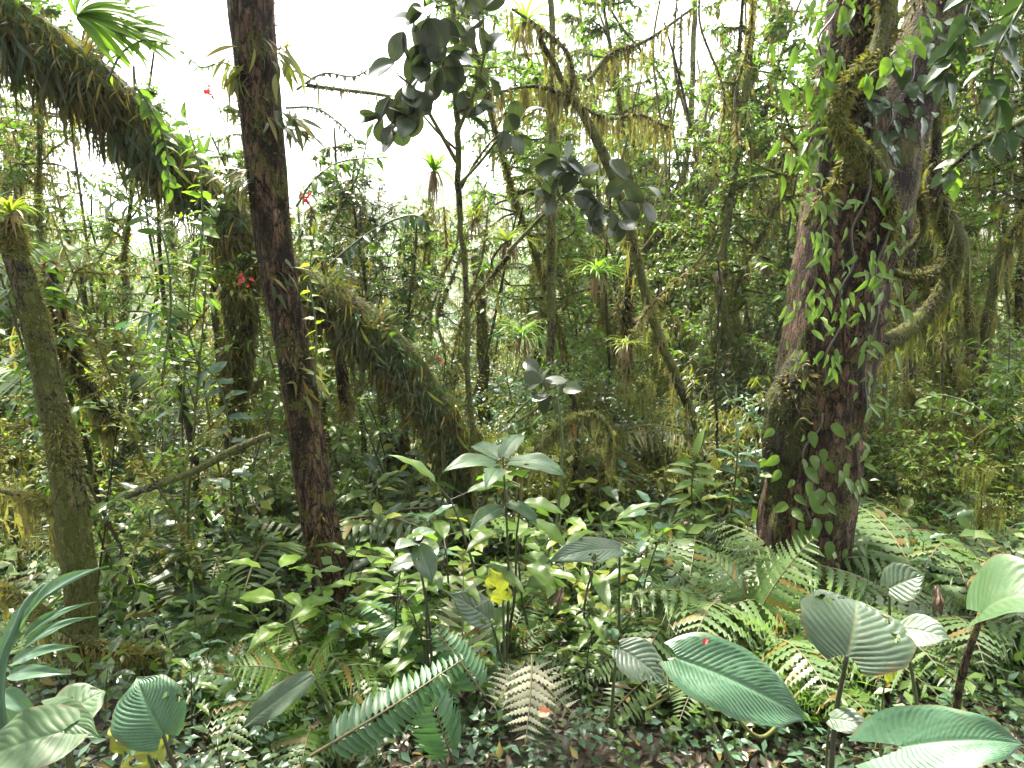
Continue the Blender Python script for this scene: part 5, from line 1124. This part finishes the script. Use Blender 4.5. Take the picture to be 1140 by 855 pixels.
big_leaf('broad_leaf_plant', 'plant', 'small yellow leaf hanging below the weathered heart-shaped leaf', P(990, 735, 2.05), P(988, 762, 2.03), (.2, -1, .1), .055, 'big_yellow', foot=P(990, 800, 2.1), quilt=.002, nveins=5, lobe=.05, fold=.1, seed=19, pet=.003)
big_leaf('broad_leaf_plant', 'plant', 'dull low leaf lying at the foot of the dark upright stalk', P(925, 800, 1.9), P(972, 812, 1.82), (0, -.5, .9), .09, 'big_grey', foot=P(930, 840, 1.95), quilt=.003, nveins=6, lobe=.1, fold=.1, seed=20, bites=3, pet=.004)

# strap-leaved plant at the left edge
r = np.random.default_rng(600)
org = P(12, 880, 1.55); org[2] = float(ground(org[0], org[1]))
t = thing('strap_leaved_plant', org, None, 'plant', label='leaning bluish plant with two rows of long strap leaves at the left edge')
a, b = pxpath([(20, 880, 1.55, 9), (2, 800, 1.55, 9), (3, 740, 1.55, 8), (18, 700, 1.56, 8), (30, 670, 1.58, 6), (50, 650, 1.6, 4)], 30)
mb = MB(); tube(mb, a, b, 10); mb.build('stem', M['strap_blue'], t, org)
for k, (bx, by, tx, ty, w) in enumerate([(28, 690, 118, 626, .042), (20, 705, 108, 628, .03), (24, 715, 106, 667, .03), (26, 722, 106, 684, .034), (14, 738, 88, 718, .036), (10, 752, 80, 750, .040), (4, 770, 40, 796, .048), (6, 790, 30, 830, .05), (0, 745, 20, 690, .045), (-10, 800, 25, 850, .05), (12, 720, 28, 668, .04)]):
    bs, tp = P(bx, by, 1.56 + .01 * k), P(tx, ty, 1.5 + .02 * k)
    lf = spathe(float(np.linalg.norm(tp - bs)), w, nu=30, nv=5, quilt=0, lobe=0, fold=.35, arch=.5, tipdrop=.3, edge=.005, peak=.3, tw=.8, seed=k).build('leaf', M['strap_blue'], t)
    lf.matrix_local = Matrix.Translation(Vector(bs - org)) @ basis(bs, tp, (.1, -.6, .8))

# the broad-leaved sapling in the very centre
def posed(label, foot, top, leaves, matl, name='sapling', W=.42):
    foot = np.array(foot); foot[2] = float(ground(foot[0], foot[1])); t = thing(name, foot, None, 'sapling', label=label)
    mb = MB(); st = catmull([foot - [0, 0, .05], (foot + top) / 2 + [.02, 0, 0], top], 16); tube(mb, st, np.linspace(.008, .004, 16), 8)
    for k, (bs, tp) in enumerate(leaves):
        L = float(np.linalg.norm(tp - bs)); lf = spathe(L, L * W, nu=36, nv=10, quilt=.003, nveins=9, k=.4, lobe=.05, fold=.18, arch=.5, tipdrop=.3, edge=.02, seed=k, bites=k % 3).build('leaf', M[matl], t)
        lf.matrix_local = Matrix.Translation(Vector(bs - foot)) @ basis(bs, tp, (.05 * (k - 2), -.35, 1)); i = int(np.argmin(np.linalg.norm(st - bs, axis=1))); tube(mb, np.array([st[i], bs]), [.003, .002], 5)
    mb.build('stem', M['stem_dark'], t, foot)
posed('upright sapling with broad dark-green leaves held out flat in the very centre', P(562, 760, 2.75), P(560, 508, 2.75), [(P(552, 516, 2.73), P(490, 524, 2.62)), (P(568, 514, 2.73), P(634, 530, 2.62)), (P(560, 508, 2.76), P(583, 482, 2.95)), (P(555, 510, 2.76), P(523, 496, 2.95)), (P(556, 522, 2.7), P(540, 545, 2.5)), (P(566, 560, 2.75), P(600, 585, 2.62)), (P(558, 565, 2.75), P(520, 592, 2.62))], 'big_plain')
posed('small sapling with two hanging rounded leaves left of the centre sapling', P(482, 760, 2.5), P(462, 598, 2.5), [(P(464, 605, 2.5), P(438, 612, 2.4)), (P(466, 608, 2.48), P(482, 650, 2.4)), (P(468, 625, 2.5), P(430, 636, 2.45)), (P(462, 600, 2.5), P(485, 590, 2.6))], 'big_grey', W=.6)
# ================================================================== HERBS WITH LEAVES AS PARTS
def herb(seed, H, nl, size, tm, mat, desc, group, stemmat='stem_green', opp=True, droop=.25, lean=.15, name='herb', tiers=None, tilt=.1):
    r = np.random.default_rng(seed); root = bpy.data.objects.new(name, None); col.objects.link(root); root['category'] = 'plant'; root['group'] = group
    p = branch_path(r, (0, 0, -.03), (r.normal(0, lean), r.normal(0, lean), 1), H, 9, .12, .1)
    mb = MB(); tube(mb, p, np.linspace(.006, .0025, 9) * (H / .5) ** .5, 6)
    me = MB().add(*tm).mesh('leaf', M[mat]); a = r.uniform(0, 6)
    for k in range(nl):
        tt = .3 + .7 * (k + 1) / nl; i = min(int(tt * 8), 7); q = p[i] + (p[i + 1] - p[i]) * (tt * 8 - i if i < 7 else 1)
        a += 2.4 + r.normal(0, .3); el = tilt + .7 * (tt > .93) + r.normal(0, .15)
        d = np.array([math.cos(a), math.sin(a), el]); pl = size * .25
        tube(mb, np.array([q, q + d * pl]), [.002, .0015], 4, cap=False)
        R = frames(d[None], np.array([[0, 0, 1.0]]) + r.normal(0, .15, 3))[0]; s = size * r.uniform(.75, 1.15) * (1.1 - .25 * tt)
        M4 = Matrix.Translation(Vector(q + d * pl)) @ Matrix([[*R[z] * s, 0] for z in range(3)] + [[0, 0, 0, 1]])
        o = bpy.data.objects.new('leaf', me); col.objects.link(o); o.parent = root; o.matrix_local = M4
    mb.build('stem', M[stemmat], root)
    return [root, desc, H, False]
HE = [herb(701, .5, 9, .16, HI_OV, 'lf_bright', 'lime-green broad-leaved herb', 'lime-green herbs'), herb(702, .45, 11, .12, HI_LAN, 'lf_pale', 'pale lance-leaved herb', 'pale lance-leaved herbs'),
      herb(703, .35, 12, .085, V_OV, 'lf_blue', 'blue-green bushy herb', 'blue-green herbs'), herb(704, .6, 8, .2, HI_LAN, 'lf_mid', 'tall herb with long dark leaves', 'tall long-leaved herbs', stemmat='stem_dark'),
      herb(705, .25, 10, .07, V_OV, 'lf_mid', 'small green seedling', 'small green seedlings'), herb(706, .3, 10, .10, HI_OV, 'lf_dark', 'dark glossy low herb', 'dark glossy herbs'),
      herb(707, .5, 12, .11, V_OV, 'lf_yel', 'yellow-green leafy herb', 'yellow-green leafy herbs'),
      herb(708, .9, 9, .23, HI_OV, 'lf_mid', 'tall broad-leaved green herb', 'tall broad-leaved herbs', stemmat='stem_dark')]
CENTRE = [(7, 556, 3.0, 1.0), (3, 535, 2.9, .92), (7, 596, 3.15, .85), (3, 480, 2.55, .62), (3, 500, 2.7, .75), (3, 440, 2.8, .6), (3, 650, 3.0, .75), (3, 385, 2.9, .6), (3, 710, 3.1, .7), (7, 480, 2.9, .6)]
HS = CENTRE + [ (0, 350, 2.7, .60), (0, 375, 2.9, .55), (6, 440, 3.2, .62), (2, 470, 3.3, .68), (6, 500, 3.5, .62), (5, 420, 3.4, .55), (0, 480, 3.0, .52), (6, 630, 3.2, .60), (6, 650, 3.4, .55), (0, 610, 3.5, .6),
      (3, 475, 2.5, .58), (3, 560, 2.4, .42), (3, 660, 2.9, .45), (3, 700, 3.2, .45), (1, 250, 2.9, .5), (1, 225, 2.8, .42), (1, 270, 3.1, .55), (1, 195, 2.7, .38), (2, 240, 2.5, .32), (2, 215, 2.35, .3), (2, 275, 2.35, .3), (1, 310, 2.6, .42),
      (2, 530, 2.2, .2), (2, 640, 2.25, .22), (2, 660, 2.3, .2), (2, 600, 2.15, .15), (4, 700, 2.2, .18), (4, 760, 2.1, .15), (4, 790, 2.0, .14), (4, 850, 2.05, .16), (2, 815, 2.3, .22), (2, 865, 2.35, .25), (4, 1010, 2.0, .12), (4, 1100, 2.1, .12),
      (5, 420, 2.1, .22), (5, 250, 1.95, .24), (5, 290, 1.95, .2), (5, 340, 2.0, .2), (5, 160, 2.1, .25), (5, 120, 2.3, .3), (2, 305, 2.15, .28), (2, 110, 1.75, .16), (5, 215, 1.7, .18), (3, 215, 2.2, .34), (4, 540, 2.0, .14), (4, 605, 1.95, .12), (4, 720, 1.9, .1), (4, 880, 1.9, .12)]
for k, px, Y, H in HS: put(HE[k], px, Y, H)
for q in range(190):
    Y = float(2.5 + 3.0 * rng.random() ** .8); px = float(rng.uniform(-40, 1180))
    if px > 740 and Y < 3.0: continue
    k = pick([.3, 1.5, 2.0, 1.0, 2.0, 2.2, .7]); H = float(rng.uniform(.22, .5)) * (1.5 if Y > 3.4 else 1)
    if 840 < px < 960: H = min(H, .3)
    put(HE[k], px, Y, H)

# ================================================================== GROUND COVER, LITTER, FAR FOREST (uncountable)
def scatter(n, y0, y1, pw, r, xm=0.95):
    Y = y0 + (y1 - y0) * r.random(n) ** pw; X = (r.random(n) * 2 - 1) * (Y * xm + .4)
    return np.column_stack([X, Y, ground(X, Y)])
r = np.random.default_rng(900)
def cover(name, label, n, y0, y1, pw, hmin, hmax, size, tm, mat, grow=.12):
    p = scatter(n, y0, y1, pw, r); dens = np.sin(p[:, 0] * 2.1 + 1) * np.cos(p[:, 1] * 1.7) + .6 * np.sin(p[:, 0] * 5 + p[:, 1] * 4)
    p = p[dens > r.uniform(-1.6, .8, n)]; n = len(p); h = r.uniform(hmin, hmax, n) * (1 + grow * (p[:, 1] - 2))
    p[:, 2] += h; d = np.column_stack([r.normal(0, 1, n), r.normal(0, 1, n), r.normal(.1, .35, n)]); up = np.column_stack([r.normal(0, .4, n), r.normal(-.15, .4, n), np.ones(n)])
    mb = MB().inst(tm, p, frames(d, up), size * r.uniform(.5, 1.3, n) * (1 + .06 * p[:, 1])); o = mb.build(name, M[mat]); o['kind'] = 'stuff'; o['label'] = label; o['category'] = 'ground cover'
cover('ground_cover', 'low mid-green leafy ground cover over the forest floor', 20000, 2.3, 9, 1.1, .01, .22, .055, LO_OV, 'lf_mid')
cover('ground_cover', 'low dark leafy ground cover between the foreground plants', 20000, 1.35, 4.5, 1.0, .005, .10, .042, LO_OV, 'lf_dark')
cover('ground_cover', 'low blue-green leafy ground cover of small herbs', 9000, 1.9, 6, 1.0, .01, .15, .045, LO_OV, 'lf_blue')
cover('ground_cover', 'pale fine undergrowth between the herbs', 9000, 3.0, 12, 1.1, .02, .45, .09, LO_OV, 'lf_pale')
cover('ground_cover', 'yellow-green fine undergrowth on the slope', 9000, 4.0, 16, 1.1, .02, .6, .09, LO_OV, 'lf_yel')
p = scatter(15000, 1.3, 7, 1.4, r); n = len(p); p[:, 2] += r.uniform(.0, .035, n)
mb = MB().inst(leaf_t(3, 1, .5, .35, -.25, .45), p, frames(np.column_stack([r.normal(0, 1, n), r.normal(0, 1, n), r.normal(0, .25, n)]), np.column_stack([r.normal(0, .35, n), r.normal(0, .35, n), np.ones(n)])), .046 * r.uniform(.4, 1.4, n))
o = mb.build('leaf_litter', M['litter']); o['kind'] = 'stuff'; o['label'] = 'brown leaf litter covering the dark forest soil'; o['category'] = 'leaf litter'
mb = MB()
for k in range(260):
    c = scatter(1, 1.4, 6, 1.2, r)[0]; a = r.uniform(0, PI); L = r.uniform(.1, .5); d = np.array([math.cos(a), math.sin(a), r.normal(0, .15)])
    q = c + np.array([0, 0, .02]) + np.array([d * s * L for s in (-.5, 0, .5)]) + r.normal(0, .012, (3, 3)); tube(mb, catmull(q, 6), np.linspace(.004, .002, 6) * r.uniform(.6, 1.6), 5)
o = mb.build('twig_litter', M['twig']); o['kind'] = 'stuff'; o['label'] = 'fallen twigs scattered over the forest soil'; o['category'] = 'twigs'
# pink dead leaf etc.
for k, (px, py, Y, s, mat, lb) in enumerate([(478, 838, 1.75, .07, 'pink_dead', 'salmon-pink curled dead leaf on the soil at the bottom'), (500, 832, 1.78, .055, 'pink_dead', 'smaller salmon-pink dead leaf touching the larger one'), (602, 792, 1.98, .045, 'pink_dead', 'pale pinkish dead leaf caught in the dry grey fern'),
                                           (845, 848, 1.55, .05, 'orange_dead', 'orange-brown dead leaf at the bottom edge'), (865, 685, 2.6, .09, 'orange_dead', 'rusty dead leaf stuck at the foot of the big trunk'), (626, 655, 2.3, .10, 'litter', 'hanging rust-brown withered leaf in the centre'),
                                           (1043, 655, 2.3, .11, 'litter', 'crumpled brown withered leaf hanging behind the right-hand leaves'), (640, 470, 4.0, .1, 'orange_dead', 'orange withered leaf under the moss-furred twig'), (783, 716, 1.68, .02, 'red', 'tiny red petal on the glossy quilted leaf')]):
    r2 = np.random.default_rng(950 + k); p = P(px, py, Y); g_ = float(ground(p[0], p[1]))
    if k in (0, 1, 3): p[2] = g_ + .05
    t = thing('fallen_leaf', p, None, 'leaf', label=lb)
    hang_ = k in (4, 5, 6, 7)
    for q in range(2 if hang_ else 1):
        lf = spathe(s, s * (.2 if hang_ else .75), nu=16, nv=6, quilt=s * .02, nveins=7, lobe=.1, fold=.5, arch=.9, edge=.08, seed=k + q * 20).build('leaf', M[mat], t)
        d = np.array([r2.normal(0, .3), r2.normal(0, .2), -1.0]) if hang_ else np.array([1, r2.normal(0, .5), .3])
        R = frames(d[None], np.array([[r2.normal(0, .6), -.9, .6]]))[0]; lf.matrix_local = Matrix([[*R[z], 0] for z in range(3)] + [[0, 0, 0, 1]])

# distant forest on the slopes behind: one mass
def forest_mass(name, label, n, y0, y1, size, nl, seed, hh=(4, 8), mat='far'):
    r = np.random.default_rng(seed); mb = MB()
    Y = y0 + (y1 - y0) * r.random(n) ** 1.3; Xx = (r.random(n) * 2 - 1) * (Y * .9 + 3)
    for x, y in zip(Xx, Y):
        z = float(ground(x, y)); h = r.uniform(*hh); R0 = h * r.uniform(.28, .42); m = nl
        # lumps on a crown
        L = r.normal(0, 1, (14, 3)); L = nrm(L) * R0 * r.uniform(.4, 1, (14, 1)) * [1, 1, .9]; c = L[r.integers(0, 14, m)] + nrm(r.normal(0, 1, (m, 3))) * R0 * .42 * r.random((m, 1)) ** .4
        pos = c + [x, y, z + h * .62]
        mb.inst(LO_OV, pos, frames(r.normal(0, 1, (m, 3)), nrm(c + 1e-3) + r.normal(0, .5, (m, 3)) + [0, 0, .5]), size * r.uniform(.5, 1.3, m) * (1 + y / 60))
        if y < 60: tube(mb, np.array([[x, y, z - .2], [x + r.normal(0, .2), y, z + h * .4], [x, y, z + h * .7]]), [.12, .1, .05], 5, cap=False)
    o = mb.build(name, M[mat]); o['kind'] = 'stuff'; o['label'] = label; o['category'] = 'forest'
forest_mass('distant_forest', 'hazy mass of distant forest on the slope behind all the trunks', 150, 26, 80, .30, 620, 77)
forest_mass('distant_forest', 'far forest canopy clothing the opposite hillside', 420, 80, 380, .75, 150, 78, (9, 15))

# moss-smothered stumps and posts beyond the big trunk
r = np.random.default_rng(1100)
for k, (px, py, Y, wd) in enumerate([(990, 520, 4.9, 26), (965, 545, 5.1, 16), (1032, 535, 5.6, 20), (1075, 540, 5.3, 24), (1120, 530, 5.0, 22), (1008, 560, 6.2, 18), (1055, 500, 6.4, 20), (1135, 470, 6.0, 20), (780, 520, 6.0, 14), (700, 505, 6.4, 14), (820, 500, 6.6, 15), (655, 520, 6.8, 13), (20, 480, 4.6, 20), (130, 500, 5.4, 16), (205, 470, 6.2, 16)]):
    p = P(px, py, Y); b = np.array([p[0], p[1], float(ground(p[0], p[1])) - .05]); t = thing('mossy_stump', b + [0, 0, .05], 'moss-smothered broken post', 'stump', group='moss-smothered posts in the undergrowth')
    mb = MB(); R0 = wr(wd, p); inf = tube(mb, catmull([b, (b + p) / 2 + r.normal(0, .06, 3), p], 14), np.linspace(R0, R0 * .7, 14), 12, .25, r); mb.build('trunk', M['bark_dark'], t, b + [0, 0, .05])
    ms = MB(); mossy(ms, inf, 2600, .06, r, 1.0); beards(ms, [p, p - [0, 0, .1], p + [.05, 0, -.2]], r, 60, .5, R0, 1.4); ms.build('moss', M['beard_y' if k % 3 else 'moss'], t, b + [0, 0, .05])
# thin vines and whips dangling through the forest
r = np.random.default_rng(1200)
for k in range(105):
    Y = float(r.uniform(4.4, 9.5)); px = float(r.uniform(0, 1140)); y0 = float(r.uniform(-30, 330)); y1 = y0 + float(r.uniform(120, 420)); sw = float(r.normal(0, 40))
    if 180 < px < 620: y0 = max(y0, 230)
    y1 = min(y1, 560); 
    if y1 - y0 < 80: continue
    pts = [(px, y0, Y, 2), (px + sw * .3 + float(r.normal(0, 8)), y0 + (y1 - y0) * .3, Y + .1, 3), (px + sw + float(r.normal(0, 12)), y0 + (y1 - y0) * .7, Y + .1, 3), (px + sw * 1.3, y1, Y, 2)]
    mossv = k % 3 != 0
    a, b = pxpath(pts, 24); org = a[-1]; t = thing('hanging_vine', org, 'thin %s dangling vine' % ('moss-furred' if mossv else 'bare brown'), 'vine', group='thin vines dangling in the forest')
    mb = MB(); inf = tube(mb, a, b, 5); mb.build('stem', M[['bark_dark', 'twig', 'bark_grey'][k % 3]], t, org)
    if mossv: ms = MB(); mossy(ms, inf, 500, .035, r, .8); ms.build('moss', M[['moss', 'moss_dk', 'beard'][k % 3]], t, org)

# unseen trees added behind and beside the photographer so their crowns shade the near ground
for k, (x, y, tr, h) in enumerate([(-3.2, -1.5, 0, 10), (2.6, -2.0, 4, 10), (0.2, -3.5, 0, 11), (-5.5, 1.0, 4, 11), (5.6, 0.6, 0, 11), (-2.0, -5.5, 3, 11), (3.5, -5.5, 4, 12), (-6, -3.5, 0, 12), (6.5, -3.5, 4, 12), (0.5, -8, 4, 13), (-4, -8.5, 0, 13), (5, -9, 0, 13), (-8.5, -1, 3, 12), (8.8, -.5, 4, 12), (-9, -6, 4, 13), (9, -7, 0, 13), (-1.2, -1.2, 4, 11.5), (1.4, -.9, 0, 12), (-2.7, 1.2, 0, 9.5), (2.8, 1.1, 4, 10), (-4.3, 2.5, 4, 11), (4.5, 2.4, 0, 11), (0.1, -.6, 3, 10), (-3.6, .2, 3, 9), (3.6, 0, 3, 9.5), (-5.6, 4, 0, 12), (6.0, 4.2, 4, 12)]):
    root, H = TREES[tr]; o = dup(root, (x, y, float(ground(x, y))), k * 1.1, h / H); o['group'] = 'unseen trees added to shade the near ground'; o['label'] = 'unseen leafy forest tree added around the photographer for shade'

back_shade = MB(); r = np.random.default_rng(1300)  # leaf mass added out of view to cut sky light from behind
for k in range(46):
    a = r.uniform(R_(205), R_(335)) if k % 3 else r.uniform(R_(180), R_(360)); d = r.uniform(5, 13); x, y = d * math.cos(a) * 1.1, d * math.sin(a) - 1.0; z = float(ground(x, y)); h = r.uniform(6, 12)
    m = 900; L = nrm(r.normal(0, 1, (12, 3))) * 2.0 * r.uniform(.4, 1, (12, 1)); c = L[r.integers(0, 12, m)] + nrm(r.normal(0, 1, (m, 3))) * 1.1 * r.random((m, 1)) ** .4
    back_shade.inst(LO_OV, c * [1, 1, h * .22] + [x, y, z + h * .52], frames(r.normal(0, 1, (m, 3)), r.normal(0, .5, (m, 3)) + [0, 0, 1]), .3 * r.uniform(.5, 1.3, m))
o = back_shade.build('unseen_shade_foliage', M['far']); o['kind'] = 'stuff'; o['label'] = 'unseen mass of forest leaves added behind the photographer to block sky light'; o['category'] = 'forest'

# ================================================================== LABELS FOR THE MANY
LMARK = [(-200, 'the left picture edge', 2.6), (75, 'the leaning mossy trunk', 2.6), (190, 'the slim drooping sapling', 3.9), (330, 'the upright brown trunk', 3.4), (445, 'the arching mossy trunk', 4.3), (525, 'the pole-like stem', 4.0), (614, 'the straight slender trunk', 5.6),
         (740, 'the leaning lichen trunk', 4.9), (822, 'the thin smooth trunk', 5.8), (915, 'the big forked trunk', 3.7), (1040, 'the looping mossy branch', 3.9), (1110, 'the forking mossy trunk', 5.5)]
ORD = ['first', 'second', 'third', 'fourth', 'fifth', 'sixth', 'seventh', 'eighth', 'ninth', 'tenth', 'eleventh', 'twelfth', 'thirteenth', 'fourteenth', 'fifteenth']
bpy.context.view_layer.update()
cl = {}
for o, desc in AUTO:
    if 'fern tuft on the flank' in desc or 'hanging fern' in desc or 'under the arching' in desc or 'on top of the arching' in desc: o['label'] = desc; continue
    px, py, c = proj(np.array(o.location)); k = min(range(len(LMARK)), key=lambda i: abs(LMARK[i][0] - px)); Y = o.location[1]; Y0 = LMARK[k][2]
    rel = 'before' if Y < Y0 else ('behind' if Y < Y0 + 3.5 else ('well behind' if Y < Y0 + 8 else 'far behind'))
    cl.setdefault((desc, rel, LMARK[k][1]), []).append((px, o))
for (desc, rel, lm), L in cl.items():
    L.sort(key=lambda a: a[0])
    for i, (px, o) in enumerate(L):
        o['label'] = '%s %s %s' % (desc, rel, lm) + (', %s from the left' % ORD[min(i, 14)] if len(L) > 1 else '')

# ================================================================== LIGHT, SKY, CAMERA
SUN_EL, SUN_AZ = R_(60), R_(-25)      # azimuth from +Y towards +X
w = bpy.data.worlds.new('World'); sc.world = w; w.use_nodes = True
nt = w.node_tree; ns, ls = nt.nodes, nt.links; ns.clear()
out = ns.new('ShaderNodeOutputWorld'); bg = ns.new('ShaderNodeBackground'); bg.inputs[1].default_value = 0.11
sky = ns.new('ShaderNodeTexSky'); sky.sky_type = 'NISHITA'; sky.sun_disc = False; sky.sun_elevation = SUN_EL; sky.sun_rotation = SUN_AZ; sky.altitude = 2000
tc = ns.new('ShaderNodeTexCoord')
cn = node(ns, 'ShaderNodeTexNoise', i_Scale=2.2, i_Detail=6.0, i_Roughness=0.6, i_Distortion=0.4); ls.new(tc.outputs['Generated'], cn.inputs['Vector'])
cov = ramp(ns, ls, cn.outputs['Fac'], 0.28, 0.42)
c = mixc(ns, ls, cov, sky.outputs[0], mixc(ns, ls, cn.outputs['Fac'], (7.5, 7.9, 8.6), (11.5, 11.5, 11.5)))
ls.new(c, bg.inputs[0]); ls.new(bg.outputs[0], out.inputs[0])
sd = bpy.data.lights.new('sun', 'SUN'); sd.energy = 4.5; sd.angle = R_(6); sd.color = (1.0, 0.92, 0.76)
so = bpy.data.objects.new('sun', sd); col.objects.link(so)
dv = Vector((math.sin(SUN_AZ) * math.cos(SUN_EL), math.cos(SUN_AZ) * math.cos(SUN_EL), math.sin(SUN_EL)))
so.rotation_euler = dv.to_track_quat('Z', 'Y').to_euler(); so.location = (0, 0, 20)

HAZE = 0.001
if HAZE:
    hm, hnt, hns, hls = newmat('haze'); ho = hns.new('ShaderNodeOutputMaterial'); pv = hns.new('ShaderNodeVolumePrincipled')
    pv.inputs['Color'].default_value = (.92, .95, .97, 1); pv.inputs['Density'].default_value = HAZE; pv.inputs['Anisotropy'].default_value = .35
    hls.new(pv.outputs[0], ho.inputs['Volume'])
    h = MB(); V = [(x, y, z) for x in (-950, 950) for y in (-60, 950) for z in (-40, 110)]
    h.add(V, None, [(0, 1, 3, 2), (4, 6, 7, 5), (0, 4, 5, 1), (2, 3, 7, 6), (0, 2, 6, 4), (1, 5, 7, 3)])
    hz = h.build('haze', hm); hz['kind'] = 'stuff'
cd = bpy.data.cameras.new('camera'); co = bpy.data.objects.new('camera', cd); col.objects.link(co)
co.location = Vector(CAM); co.rotation_euler = (R_(90) - PITCH, 0, 0)
cd.sensor_fit = 'HORIZONTAL'; cd.sensor_width = 36; cd.lens = 36 * FPX / 1140; cd.clip_start = 0.05; cd.clip_end = 3000
sc.camera = co
sc.view_settings.view_transform = 'Standard'; sc.view_settings.look = 'None'; sc.view_settings.gamma = 1.0
sc.view_settings.exposure = 2.4
sc.render.engine = 'CYCLES'
cy = sc.cycles
cy.max_bounces = 7; cy.diffuse_bounces = 4; cy.glossy_bounces = 2; cy.transmission_bounces = 4; cy.transparent_max_bounces = 4
cy.use_denoising = True; cy.use_adaptive_sampling = True; cy.adaptive_threshold = 0.02
